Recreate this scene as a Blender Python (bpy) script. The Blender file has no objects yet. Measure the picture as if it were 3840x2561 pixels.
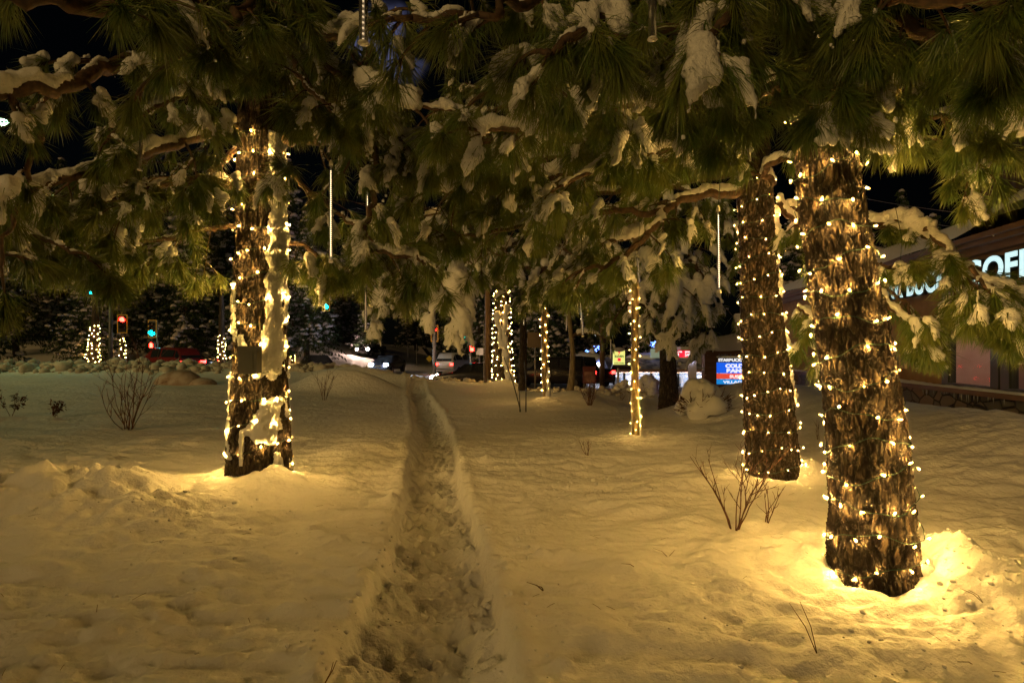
import bpy, math, random
import numpy as np
from mathutils import Vector, Matrix, Euler

# ------------------------------------------------------------------ camera, sky, sun, exposure
SC = bpy.context.scene
COL = SC.collection
F, CX, CY, HCAM = 2133.33, 1920.0, 1310.0, 1.45      # photo pixels (3840 wide); horizon row; eye height
cam = bpy.data.cameras.new('camera'); camo = bpy.data.objects.new('camera', cam); COL.objects.link(camo)
camo.location = (0, 0, HCAM); camo.rotation_euler = (math.pi/2, 0, 0)
cam.sensor_width = 36; cam.lens = 20; cam.shift_y = 29.5/3840; cam.clip_end = 2000; cam.clip_start = 0.05
SC.camera = camo
SC.view_settings.view_transform = 'Standard'; SC.view_settings.look = 'None'
SC.view_settings.exposure = 0.0; SC.view_settings.gamma = 1.0
SC.cycles.use_denoising = True
SC.cycles.sample_clamp_indirect = 2.5; SC.cycles.sample_clamp_direct = 0
SC.cycles.max_bounces = 5; SC.cycles.diffuse_bounces = 3; SC.cycles.glossy_bounces = 2
SC.cycles.transmission_bounces = 4; SC.cycles.transparent_max_bounces = 6
SC.cycles.caustics_reflective = False; SC.cycles.caustics_refractive = False
SC.cycles.use_light_tree = True

SUN_EL, SUN_AZ = math.radians(14.5), math.radians(145)   # low glow from behind the camera, a little to the left
world = bpy.data.worlds.new('World'); SC.world = world; world.use_nodes = True
wn, wl = world.node_tree.nodes, world.node_tree.links
wn.clear()
sky = wn.new('ShaderNodeTexSky'); sky.sky_type = 'NISHITA'; sky.sun_disc = False
sky.sun_elevation = SUN_EL; sky.sun_rotation = SUN_AZ
bg = wn.new('ShaderNodeBackground'); bg.inputs['Strength'].default_value = 0.00025
wl.new(sky.outputs[0], bg.inputs[0])
# one moonlit break in the night cloud
tc = wn.new('ShaderNodeTexCoord'); nz = wn.new('ShaderNodeTexNoise'); nz.inputs['Scale'].default_value = 14
nz.inputs['Detail'].default_value = 5
wl.new(tc.outputs['Generated'], nz.inputs['Vector'])
cd = Vector(((1462-CX)/F, 1, (CY-180)/F)).normalized()
dot = wn.new('ShaderNodeVectorMath'); dot.operation = 'DOT_PRODUCT'; dot.inputs[1].default_value = cd
wl.new(tc.outputs['Generated'], dot.inputs[0])
mr = wn.new('ShaderNodeMapRange'); mr.interpolation_type = 'SMOOTHERSTEP'; mr.inputs['From Min'].default_value = 0.9975; mr.inputs['From Max'].default_value = 0.99995
wl.new(dot.outputs['Value'], mr.inputs['Value'])
mr2 = wn.new('ShaderNodeMapRange'); mr2.inputs['From Min'].default_value = 0.42; mr2.inputs['From Max'].default_value = 0.68
wl.new(nz.outputs[0], mr2.inputs['Value'])
mm = wn.new('ShaderNodeMath'); mm.operation = 'MULTIPLY'
wl.new(mr.outputs[0], mm.inputs[0]); wl.new(mr2.outputs[0], mm.inputs[1])
mm2 = wn.new('ShaderNodeMath'); mm2.operation = 'MULTIPLY'; mm2.inputs[1].default_value = 0.38
wl.new(mm.outputs[0], mm2.inputs[0])
bg2 = wn.new('ShaderNodeBackground'); bg2.inputs[0].default_value = (.42, .45, .9, 1)
wl.new(mm2.outputs[0], bg2.inputs['Strength'])
add = wn.new('ShaderNodeAddShader'); out = wn.new('ShaderNodeOutputWorld')
wl.new(bg.outputs[0], add.inputs[0]); wl.new(bg2.outputs[0], add.inputs[1]); wl.new(add.outputs[0], out.inputs[0])

sunl = bpy.data.lights.new('sun', 'SUN'); sunl.energy = 0.84; sunl.angle = math.radians(25); sunl.color = (1, .62, .20)
suno = bpy.data.objects.new('sun', sunl); COL.objects.link(suno)
sd = Vector((math.sin(SUN_AZ)*-1*math.cos(SUN_EL), math.cos(SUN_AZ)*math.cos(SUN_EL), math.sin(SUN_EL)))
suno.rotation_euler = (-sd).to_track_quat('-Z', 'Y').to_euler()

BULB = 760.0                      # radiance of one string-light bulb
RNG = np.random.RandomState(7)

# ------------------------------------------------------------------ helpers
def P(px, py, Y):
    return np.array([(px-CX)/F*Y, Y, HCAM+(CY-py)/F*Y])

def tag(o, label=None, cat=None, group=None, kind=None):
    if label: o['label'] = label
    if cat: o['category'] = cat
    if group: o['group'] = group
    if kind: o['kind'] = kind
    return o

def thing(name, loc, label, cat, group=None, rz=0):
    o = bpy.data.objects.new(name, None); COL.objects.link(o); o.empty_display_size = .1
    o.location = loc; o.rotation_euler = (0, 0, rz)
    return tag(o, label, cat, group)

def link(name, me, mat=None, parent=None, loc=(0, 0, 0), rot=None):
    o = bpy.data.objects.new(name, me); COL.objects.link(o)
    if mat is not None and len(me.materials) == 0: me.materials.append(mat)
    o.location = loc
    if rot is not None: o.rotation_euler = rot
    if parent is not None: o.parent = parent
    return o

def np_mesh(name, V, quads=None, tris=None, smooth=True):
    V = np.asarray(V, np.float32).reshape(-1, 3)
    me = bpy.data.meshes.new(name)
    q = np.zeros((0, 4), np.int32) if quads is None or len(quads) == 0 else np.asarray(quads, np.int32).reshape(-1, 4)
    t = np.zeros((0, 3), np.int32) if tris is None or len(tris) == 0 else np.asarray(tris, np.int32).reshape(-1, 3)
    nl = len(q)*4+len(t)*3
    me.vertices.add(len(V)); me.vertices.foreach_set('co', V.ravel())
    me.loops.add(nl); me.loops.foreach_set('vertex_index', np.concatenate([q.ravel(), t.ravel()]))
    me.polygons.add(len(q)+len(t))
    me.polygons.foreach_set('loop_start', np.concatenate([np.arange(len(q))*4, len(q)*4+np.arange(len(t))*3]).astype(np.int32))
    me.polygons.foreach_set('use_smooth', np.full(len(q)+len(t), smooth))
    me.update(calc_edges=True)
    return me

class MB:
    def __init__(s): s.V = []; s.Q = []; s.T = []; s.n = 0
    def add(s, V, Q=(), T=()):
        V = np.asarray(V, float).reshape(-1, 3)
        s.V.append(V)
        if len(Q): s.Q.append(np.asarray(Q, int).reshape(-1, 4)+s.n)
        if len(T): s.T.append(np.asarray(T, int).reshape(-1, 3)+s.n)
        s.n += len(V)
        return s
    def tube(s, pts, rad, n=8, caps=True):
        pts = np.asarray(pts, float); m = len(pts)
        rad = np.broadcast_to(np.asarray(rad, float), (m,))
        tg = np.gradient(pts, axis=0); tg /= np.linalg.norm(tg, axis=1, keepdims=True)+1e-9
        ref = np.array([0, 0, 1.]) if abs(tg[:, 2]).mean() < .8 else np.array([0, 1., 0])
        a = np.cross(tg, ref); a /= np.linalg.norm(a, axis=1, keepdims=True)+1e-9
        b = np.cross(a, tg)
        th = np.arange(n)*2*math.pi/n
        ring = pts[:, None]+rad[:, None, None]*(np.cos(th)[None, :, None]*a[:, None]+np.sin(th)[None, :, None]*b[:, None])
        V = ring.reshape(-1, 3)
        i = np.arange(m-1)[:, None]*n; j = np.arange(n)[None]; j2 = (j+1) % n
        Q = np.stack([i+j, i+j2, i+n+j2, i+n+j], -1).reshape(-1, 4)
        T = []
        if caps:
            V = np.vstack([V, pts[:1], pts[-1:]])
            for k in range(n):
                T.append((m*n, (k+1) % n, k)); T.append((m*n+1, (m-1)*n+k, (m-1)*n+(k+1) % n))
        return s.add(V, Q, T)
    def box(s, x0, y0, z0, x1, y1, z1, M=None):
        V = np.array([(x, y, z) for z in (z0, z1) for y in (y0, y1) for x in (x0, x1)], float)
        if M is not None: V = (np.c_[V, np.ones(8)] @ np.array(M).T)[:, :3]
        Q = [(0, 2, 3, 1), (4, 5, 7, 6), (0, 1, 5, 4), (2, 6, 7, 3), (0, 4, 6, 2), (1, 3, 7, 5)]
        return s.add(V, Q)
    def prism(s, poly, h0, h1, axis='y'):
        """polygon (u,v) extruded: axis y -> x=u z=v, axis z -> x=u y=v"""
        n = len(poly); V = []
        for h in (h0, h1):
            for u, v in poly:
                V.append((u, h, v) if axis == 'y' else (u, v, h))
        Q = [(i, (i+1) % n, n+(i+1) % n, n+i) for i in range(n)]
        c0 = np.mean(V[:n], axis=0); c1 = np.mean(V[n:], axis=0); V += [c0, c1]
        T = [(2*n, (i+1) % n, i) for i in range(n)]+[(2*n+1, n+i, n+(i+1) % n) for i in range(n)]
        return s.add(V, Q, T)
    def ball(s, c, r, sub=1, scale=(1, 1, 1)):
        V, T = ICO[sub]
        return s.add(V*r*np.array(scale)+np.array(c), (), T)
    def mesh(s, name, smooth=False):
        return np_mesh(name, np.vstack(s.V), np.vstack(s.Q) if s.Q else None, np.vstack(s.T) if s.T else None, smooth)
    def obj(s, name, mat, parent=None, smooth=False, loc=(0, 0, 0)):
        me = s.mesh(name, smooth); me.materials.append(mat)
        return link(name, me, None, parent, loc)
    def world(s, name, mat, root, smooth=False):
        """vertices given in world space, parented to an unrotated root"""
        s.V = [v-np.array(root.location) for v in s.V]
        return s.obj(name, mat, root, smooth)

def _ico():
    import bmesh
    d = {}
    for k in (1, 2, 3):
        bm = bmesh.new(); bmesh.ops.create_icosphere(bm, subdivisions=k, radius=1)
        d[k] = (np.array([v.co[:] for v in bm.verts]), np.array([[v.index for v in f.verts] for f in bm.faces])); bm.free()
    return d
ICO = _ico()

def hsh(ix, iy, iz, seed=0):
    h = (ix.astype(np.int64)*374761393+iy.astype(np.int64)*668265263+iz.astype(np.int64)*2147483647+seed*1274126177) & 0xffffffff
    h = ((h ^ (h >> 13))*1274126177) & 0xffffffff
    h = ((h ^ (h >> 16))*2246822519) & 0xffffffff
    return ((h ^ (h >> 15)) & 0xffffff)/16777216.0
def vnoise(x, y, z, seed=0):
    x, y, z = np.broadcast_arrays(np.asarray(x, float), y, z)
    x0, y0, z0 = np.floor(x), np.floor(y), np.floor(z)
    fx, fy, fz = x-x0, y-y0, z-z0
    u, v, w = [f*f*f*(f*(f*6-15)+10) for f in (fx, fy, fz)]
    r = 0
    for dz in (0, 1):
        for dy in (0, 1):
            for dx in (0, 1):
                r = r+hsh(x0+dx, y0+dy, z0+dz, seed)*(u if dx else 1-u)*(v if dy else 1-v)*(w if dz else 1-w)
    return r*2-1
def fbm(x, y, z, o=4, seed=0, g=.5):
    r, a = 0, 1.0
    for k in range(o):
        r = r+a*vnoise(np.asarray(x)*2**k, np.asarray(y)*2**k, np.asarray(z)*2**k, seed+k*17); a *= g
    return r
def worley(x, y, z, seed=0):
    x, y, z = [np.asarray(a, float) for a in (x, y, z)]
    x0, y0, z0 = np.floor(x), np.floor(y), np.floor(z)
    f1 = np.full(x.shape, 9.); f2 = np.full(x.shape, 9.); cid = np.zeros(x.shape)
    for dz in (-1, 0, 1):
        for dy in (-1, 0, 1):
            for dx in (-1, 0, 1):
                a, b, c = x0+dx, y0+dy, z0+dz
                d = np.sqrt((a+hsh(a, b, c, seed)-x)**2+(b+hsh(a, b, c, seed+1)-y)**2+(c+hsh(a, b, c, seed+2)-z)**2)
                m = d < f1
                f2 = np.where(m, f1, np.minimum(f2, d)); cid = np.where(m, hsh(a, b, c, seed+5), cid); f1 = np.where(m, d, f1)
    return f1, f2, cid
def sstep(a, b, x):
    t = np.clip((x-a)/(b-a), 0, 1); return t*t*(3-2*t)

# ------------------------------------------------------------------ materials
def mat(name, col=(.5, .5, .5), rough=.6, metal=0, spec=.5, emit=None, es=0, noise=None, bump=None, alpha=None, trans=0):
    m = bpy.data.materials.new(name); m.use_nodes = True
    nt = m.node_tree; b = nt.nodes['Principled BSDF']
    b.inputs['Base Color'].default_value = (*col, 1); b.inputs['Roughness'].default_value = rough
    b.inputs['Metallic'].default_value = metal; b.inputs['Specular IOR Level'].default_value = spec
    if trans: b.inputs['Transmission Weight'].default_value = trans
    if emit: b.inputs['Emission Color'].default_value = (*emit, 1); b.inputs['Emission Strength'].default_value = es
    if noise:      # (scale, colour2, detail, stretch)
        sc, c2, det, st = noise
        t = nt.nodes.new('ShaderNodeTexCoord'); mp = nt.nodes.new('ShaderNodeMapping'); mp.inputs['Scale'].default_value = st
        n = nt.nodes.new('ShaderNodeTexNoise'); n.inputs['Scale'].default_value = sc; n.inputs['Detail'].default_value = det
        r = nt.nodes.new('ShaderNodeMapRange'); r.inputs['From Min'].default_value = .38; r.inputs['From Max'].default_value = .62
        x = nt.nodes.new('ShaderNodeMix'); x.data_type = 'RGBA'
        x.inputs[6].default_value = (*col, 1); x.inputs[7].default_value = (*c2, 1)
        nt.links.new(t.outputs['Object'], mp.inputs[0]); nt.links.new(mp.outputs[0], n.inputs['Vector'])
        nt.links.new(n.outputs[0], r.inputs[0]); nt.links.new(r.outputs[0], x.inputs[0]); nt.links.new(x.outputs[2], b.inputs['Base Color'])
    if bump:
        sc, dist, det = bump
        t = nt.nodes.new('ShaderNodeTexCoord')
        n = nt.nodes.new('ShaderNodeTexNoise'); n.inputs['Scale'].default_value = sc; n.inputs['Detail'].default_value = det
        n.inputs['Roughness'].default_value = .6
        bp = nt.nodes.new('ShaderNodeBump'); bp.inputs['Distance'].default_value = dist; bp.inputs['Strength'].default_value = 1
        nt.links.new(t.outputs['Object'], n.inputs['Vector']); nt.links.new(n.outputs[0], bp.inputs['Height']); nt.links.new(bp.outputs[0], b.inputs['Normal'])
    return m
M = {}
M['snow'] = mat('snow', (.78, .78, .80), .55, spec=.35, bump=(55, .012, 4))
M['field'] = mat('snow_field', (.78, .77, .78), .6, spec=.3, bump=(8, .042, 9))
M['snowfar'] = mat('snow_far_dimmed', (.42, .39, .45), .7, spec=.2)  # darker copy of snow: the weak light far off is painted into its colour
M['needle'] = mat('needles', (.085, .145, .028), .38, spec=.6, noise=(7, (.19, .22, .05), 2, (1, 1, 1)))
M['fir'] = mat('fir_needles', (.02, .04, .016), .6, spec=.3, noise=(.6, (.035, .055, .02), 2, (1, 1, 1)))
M['twig'] = mat('twig_bark', (.11, .062, .033), .75, noise=(30, (.05, .03, .018), 4, (1, 1, .6)), bump=(60, .006, 4))
M['palebark'] = mat('pale_bark', (.26, .20, .11), .6, noise=(14, (.14, .10, .055), 4, (1, 1, .3)), bump=(40, .005, 4))
M['shrub'] = mat('shrub_twig', (.12, .05, .03), .6, noise=(20, (.07, .03, .02), 2, (1, 1, 1)))
M['deadleaf'] = mat('dead_leaf', (.07, .03, .015), .7)
M['drygrass'] = mat('dry_needles', (.16, .10, .04), .6)
M['wire'] = mat('green_wire', (.015, .05, .022), .4)
M['socket'] = mat('bulb_socket', (.02, .06, .03), .4)
M['bulb'] = mat('warm_bulb', (1, .8, .5), .3, emit=(1, .56, .12), es=BULB*9.0)
M['bulbglass'] = mat('bulb_glass', (1, .7, .35), .3, emit=(1, .50, .10), es=9)
M['bulbfar'] = mat('warm_bulb_far', (1, .8, .5), .3, emit=(1, .52, .11), es=170)
M['led'] = mat('led_chip', (1, .9, .8), .3, emit=(1, .74, .42), es=6)
M['leddim'] = mat('led_chip_dim', (1, .9, .8), .3, emit=(1, .70, .38), es=.9)
M['tube'] = mat('clear_tube', (.9, .9, .88), .12, spec=.5, trans=.92)
M['tube'].node_tree.nodes['Principled BSDF'].inputs['IOR'].default_value = 1.12
M['cap'] = mat('frosted_cap', (.75, .74, .68), .4)
M['plastic'] = mat('grey_plastic', (.07, .07, .055), .4)
M['metal'] = mat('dark_metal', (.06, .06, .065), .45, metal=.4, noise=(8, (.09, .085, .08), 3, (1, 1, 1)))
M['galv'] = mat('grey_pole', (.22, .21, .2), .5, metal=.3, noise=(10, (.15, .14, .13), 3, (1, 1, .2)))
M['woodpole'] = mat('utility_wood', (.14, .09, .055), .8, noise=(12, (.08, .05, .03), 4, (1, 1, .1)))
M['yellow'] = mat('yellow_border', (.75, .38, .03), .5, emit=(.9, .4, .03), es=.05)
M['blackp'] = mat('black_housing', (.02, .02, .02), .5)
M['green_l'] = mat('green_lens', (.1, .9, .8), .3, emit=(.0, .72, .80), es=60)
M['red_l'] = mat('red_lens', (.9, .1, .05), .3, emit=(1, .010, .006), es=75)
M['dark_l'] = mat('unlit_lens', (.05, .015, .01), .3)
M['tail'] = mat('tail_lamp', (.6, .02, .02), .3, emit=(1, .02, .015), es=22)
M['head'] = mat('head_lamp', (1, 1, 1), .2, emit=(.75, .86, 1), es=1700)
M['headw'] = mat('head_lamp_warm', (1, 1, 1), .2, emit=(1, .66, .5), es=600)
M['carred'] = mat('maroon_paint', (.16, .02, .02), .25, spec=.6)
M['cardark'] = mat('dark_paint', (.015, .015, .02), .22, spec=.6)
M['carwhite'] = mat('silver_paint', (.45, .45, .47), .3, spec=.6)
M['glass'] = mat('car_glass', (.02, .022, .025), .08, spec=.8)
M['rubber'] = mat('rubber', (.02, .02, .02), .8)
M['stucco'] = mat('tan_stucco', (.34, .20, .10), .85, noise=(5, (.28, .165, .08), 4, (1, 1, 1)), bump=(60, .006, 3))
M['brown'] = mat('brown_trim', (.20, .11, .065), .6, noise=(9, (.15, .085, .05), 3, (.2, 1, 1)))
M['frame'] = mat('dark_frame', (.03, .035, .032), .4)
M['siding'] = mat('dark_siding', (.05, .03, .022), .7, noise=(11, (.03, .018, .013), 3, (1, 1, .1)))
M['pinkwall'] = mat('pink_wall', (.62, .44, .36), .8, noise=(3, (.56, .38, .30), 3, (1, 1, 1)))
M['intfloor'] = mat('interior_floor', (.2, .1, .06), .5, noise=(4, (.14, .07, .05), 3, (1, 1, 1)))
M['lamp_in'] = mat('interior_lamp', (1, .8, .6), .5, emit=(1, .72, .55), es=15)
M['letter'] = mat('lit_letter', (.8, 1, 1), .4, emit=(.56, .90, .97), es=.95)
M['letterside'] = mat('letter_return', (.01, .012, .014), .5)
M['white'] = mat('white_panel', (.75, .75, .76), .5)
M['signwhite'] = mat('lit_white_text', (1, 1, 1), .5, emit=(1, 1, 1), es=1.0)
M['signblue'] = mat('lit_blue', (.02, .15, .7), .5, emit=(.01, .11, .80), es=1.0)
M['signblue2'] = mat('lit_light_blue', (.02, .3, .7), .5, emit=(.01, .22, .62), es=1.0)
M['signred'] = mat('lit_red_orange', (.8, .1, .04), .5, emit=(.75, .07, .035), es=1.0)
M['signblack'] = mat('sign_black', (.02, .01, .01), .5)
M['signyellow'] = mat('lit_yellow_green', (.8, .9, .3), .5, emit=(.78, .80, .22), es=1.0)
M['signgreen'] = mat('green_text', (0, .12, .03), .5, emit=(0, .06, .02), es=.5)
M['signredsolid'] = mat('lit_red', (.8, .02, .03), .5, emit=(.85, .015, .05), es=1.1)
M['cone'] = mat('cone_yellow', (.8, .5, .05), .5, emit=(.85, .5, .05), es=.9)
M['postred'] = mat('maroon_board', (.10, .02, .02), .6)
M['postpic'] = mat('poster_print', (.3, .16, .12), .6, noise=(3, (.12, .05, .05), 3, (1, 1, 1)))
M['storelight'] = mat('store_ceiling_lamp', (1, 1, 1), .5, emit=(.85, .88, 1), es=26)
M['storewall'] = mat('store_shelves', (.7, .55, .4), .7, noise=(5, (.15, .3, .5), 2, (1, 1, 2.5)))
M['mansard'] = mat('mansard_roof', (.12, .13, .15), .7, noise=(2, (.5, .5, .54), 2, (1, 1, 1)))
M['binred'] = mat('green_bin', (.02, .3, .1), .5)
M['ice'] = mat('icicle_ice', (.8, .82, .85), .15, trans=.6)
M['iceblue'] = mat('blue_string_bulb', (.3, .4, 1), .4, emit=(.12, .25, 1), es=25)
M['coolw'] = mat('cool_string_bulb', (.8, .8, 1), .4, emit=(.6, .65, 1), es=25)
M['lampglass'] = mat('street_lamp_lens', (.8, 1, .9), .3, emit=(.45, 1, .55), es=30)
M['signback'] = mat('sign_back', (.07, .05, .04), .6)
M['yellowsign'] = mat('yellow_warning', (.8, .4, .02), .5)
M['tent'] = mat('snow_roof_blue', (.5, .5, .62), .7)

def bark_mat():
    m = bpy.data.materials.new('pine_bark'); m.use_nodes = True; nt = m.node_tree; b = nt.nodes['Principled BSDF']; N = nt.nodes.new; K = nt.links.new
    b.inputs['Roughness'].default_value = .72; b.inputs['Specular IOR Level'].default_value = .4
    at = N('ShaderNodeAttribute'); at.attribute_name = 'plate'
    t = N('ShaderNodeTexCoord'); mp = N('ShaderNodeMapping'); mp.inputs['Scale'].default_value = (1, 1, .30); K(t.outputs['Object'], mp.inputs[0])
    w = N('ShaderNodeTexNoise'); w.inputs['Scale'].default_value = 9; w.inputs['Detail'].default_value = 4; K(mp.outputs[0], w.inputs['Vector'])
    ad = N('ShaderNodeMix'); ad.data_type = 'VECTOR'; ad.inputs[0].default_value = .10; K(mp.outputs[0], ad.inputs[4]); K(w.outputs['Color'], ad.inputs[5])
    v = N('ShaderNodeTexVoronoi'); v.feature = 'DISTANCE_TO_EDGE'; v.inputs['Scale'].default_value = 21; K(ad.outputs[1], v.inputs['Vector'])
    v1 = N('ShaderNodeTexVoronoi'); v1.inputs['Scale'].default_value = 21; K(ad.outputs[1], v1.inputs['Vector'])
    mr_ = N('ShaderNodeMapRange'); mr_.inputs['From Max'].default_value = .16; K(v.outputs['Distance'], mr_.inputs[0])
    n = N('ShaderNodeTexNoise'); n.inputs['Scale'].default_value = 48; n.inputs['Detail'].default_value = 7; n.inputs['Roughness'].default_value = .7; K(mp.outputs[0], n.inputs['Vector'])
    cr = N('ShaderNodeValToRGB'); e = cr.color_ramp.elements
    e[0].position = .34; e[0].color = (.045, .028, .018, 1); e[1].position = .68; e[1].color = (.185, .135, .088, 1); K(n.outputs[0], cr.inputs[0])
    hs = N('ShaderNodeHueSaturation'); K(cr.outputs[0], hs.inputs['Color']); sp = N('ShaderNodeSeparateColor'); K(v1.outputs['Color'], sp.inputs[0])
    mv = N('ShaderNodeMapRange'); mv.inputs['To Min'].default_value = .55; mv.inputs['To Max'].default_value = 1.25; K(sp.outputs[0], mv.inputs[0]); K(mv.outputs[0], hs.inputs['Value'])
    mu = N('ShaderNodeMath'); mu.operation = 'MULTIPLY'; K(mr_.outputs[0], mu.inputs[0]); K(at.outputs['Fac'], mu.inputs[1])
    x = N('ShaderNodeMix'); x.data_type = 'RGBA'; x.inputs[6].default_value = (.022, .014, .010, 1); K(mu.outputs[0], x.inputs[0]); K(hs.outputs[0], x.inputs[7]); K(x.outputs[2], b.inputs['Base Color'])
    h = N('ShaderNodeMath'); h.operation = 'MULTIPLY_ADD'; h.inputs[1].default_value = .8; K(n.outputs[0], h.inputs[0]); K(mr_.outputs[0], h.inputs[2])
    h2 = N('ShaderNodeMath'); h2.operation = 'MULTIPLY_ADD'; h2.inputs[1].default_value = .6; K(sp.outputs[1], h2.inputs[0]); K(h.outputs[0], h2.inputs[2])
    bp = N('ShaderNodeBump'); bp.inputs['Distance'].default_value = .016; bp.inputs['Strength'].default_value = 1; K(h2.outputs[0], bp.inputs['Height']); K(bp.outputs[0], b.inputs['Normal'])
    return m
M['bark'] = bark_mat()

def stone_mat():
    m = bpy.data.materials.new('field_stone'); m.use_nodes = True; nt = m.node_tree; b = nt.nodes['Principled BSDF']
    b.inputs['Roughness'].default_value = .8
    t = nt.nodes.new('ShaderNodeTexCoord'); mp = nt.nodes.new('ShaderNodeMapping'); mp.inputs['Scale'].default_value = (1.5, 1, 2.0)
    nt.links.new(t.outputs['Object'], mp.inputs[0])
    v = nt.nodes.new('ShaderNodeTexVoronoi'); v.inputs['Scale'].default_value = 1.9
    v2 = nt.nodes.new('ShaderNodeTexVoronoi'); v2.feature = 'DISTANCE_TO_EDGE'; v2.inputs['Scale'].default_value = 1.9
    nt.links.new(mp.outputs[0], v.inputs['Vector']); nt.links.new(mp.outputs[0], v2.inputs['Vector'])
    cr = nt.nodes.new('ShaderNodeValToRGB'); e = cr.color_ramp.elements
    e[0].color = (.10, .085, .065, 1); e[1].color = (.26, .17, .11, 1); e.new(.5).color = (.16, .15, .13, 1)
    sp = nt.nodes.new('ShaderNodeSeparateColor'); nt.links.new(v.outputs['Color'], sp.inputs[0]); nt.links.new(sp.outputs[0], cr.inputs[0])
    mrn = nt.nodes.new('ShaderNodeMapRange'); mrn.inputs['From Max'].default_value = .06
    nt.links.new(v2.outputs['Distance'], mrn.inputs[0])
    x = nt.nodes.new('ShaderNodeMix'); x.data_type = 'RGBA'; x.inputs[6].default_value = (.04, .035, .03, 1)
    nt.links.new(mrn.outputs[0], x.inputs[0]); nt.links.new(cr.outputs[0], x.inputs[7]); nt.links.new(x.outputs[2], b.inputs['Base Color'])
    bp = nt.nodes.new('ShaderNodeBump'); bp.inputs['Distance'].default_value = .06
    nt.links.new(mrn.outputs[0], bp.inputs['Height']); nt.links.new(bp.outputs[0], b.inputs['Normal'])
    return m
M['stone'] = stone_mat()

# ------------------------------------------------------------------ the snow field
PATH = np.array([(-9, -.1), (2.47, -.40), (4.0, -.54), (6.3, -.88), (10.7, -1.5), (15, -2.35), (19.3, -3.2), (24, -4.1)])
TREES = {'A': (-2.80, 6.22), 'B': (2.93, 6.25), 'C': (2.33, 3.72), 'D': (1.96, 9.1), 'E': (.90, 15.6), 'G': (-.33, 23.6)}
def path_d(x, y):
    cx = np.interp(y, PATH[:, 0], PATH[:, 1]); return x-cx
def base_h(x, y):
    """smooth terrain without the fine relief"""
    x = np.asarray(x, float); y = np.asarray(y, float)
    z = .05*vnoise(x*.35, y*.35, 0, 3)+.03*vnoise(x*.9, y*.9, 0, 4)
    # the lawn ends along a line, beyond which the ground steps down towards the street
    yl = np.interp(x, [-30, -12, -3.1, -.5, 2.8, 4.5, 8, 40], [26.5, 26, 24.5, 22.5, 14.0, 12.2, 11.8, 11.8])
    z = z-.42*sstep(0, 5, y-yl)*sstep(-14, -3, x)
    z = z+.33*sstep(12, 24, y)*sstep(-3, -10, x)
    # street level
    sl = np.interp(x, [-40, -20, -8, 0, 12, 40], [-.15, -.25, -.55, -.75, -1.0, -1.8])
    ys = np.interp(x, [-40, -20, 0, 12, 40], [30.5, 29.5, 26, 24, 22])
    z = z+(sl-z)*sstep(0, 3.0, y-ys)
    # park beyond the street rises to the left
    z = z+2.6*sstep(0, 22, y-46)*sstep(-6, -24, x)
    z = z-.7*sstep(36, 46, y)*sstep(2, 12, x)
    # bank of snow along the coffee house
    z = z+.62*np.exp(-((x-6.4)/1.7)**2)*sstep(5.2, 7.4, y)*(1-sstep(12.5, 15, y))
    z = z+.55*np.exp(-(((x-4.6)/1.2)**2+((y-11.8)/1.2)**2))
    return z
def bumps(x, y, z):
    def g(cx, cy, h, sx, sy=None, a=0):
        sy = sy or sx; c, s = math.cos(a), math.sin(a)
        u = (x-cx)*c+(y-cy)*s; v = -(x-cx)*s+(y-cy)*c
        return h*np.exp(-((u/sx)**2+(v/sy)**2))
    # drift on the near left
    r = g(-3.7, 5.1, .20, 1.35, .60, -.55)+g(-4.8, 5.5, .16, 1.1, .6)
    z = z+r+r*(.45*fbm(x*2.2, y*2.2, 0, 3, 31)+.22*fbm(x*8, y*8, 0, 3, 32))
    for tx, ty, tr_ in ((-2.80, 6.22, .38), (2.93, 6.25, .33), (2.33, 3.72, .31)):
        dd = np.hypot(x-tx, y-ty); z = z+(.022 if tx < 0 else .030)*np.exp(-((dd-tr_)/.12)**2)*(1+1.1*fbm(x*6, y*6, 0, 2, 33))
    z = z+g(-2.0, 8.3, .14, .8, .4, .5)
    # tree wells and mounds
    z = z+g(-2.9, 6.15, .19, .8, .6)+g(-2.45, 5.9, .05, .25)
    z = z+g(3.28, 6.15, .15, .2)
    z = z-g(1.95, 3.35, .07, .5, .35)+g(2.90, 3.75, .24, .27, .33)+g(2.95, 3.4, .08, .45, .35)
    z = z+g(1.96, 9.05, .05, .3)+g(.95, 15.5, .16, .35)+g(-.1, 23.2, .25, .8)
    z = z+g(2.5, 17.5, .25, 1.2, 1.0)
    z = z+g(-5.6, 18.6, .72, 1.3, .8, -.25)+g(-4.2, 18.6, .25, .9, .5)+g(-6.6, 19.5, .3, .7)
    z = z+g(-4.4, 21.5, .50, 1.6, .9)+g(-6.4, 24.0, .55, 2.2, 1.0)
    return z
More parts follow.
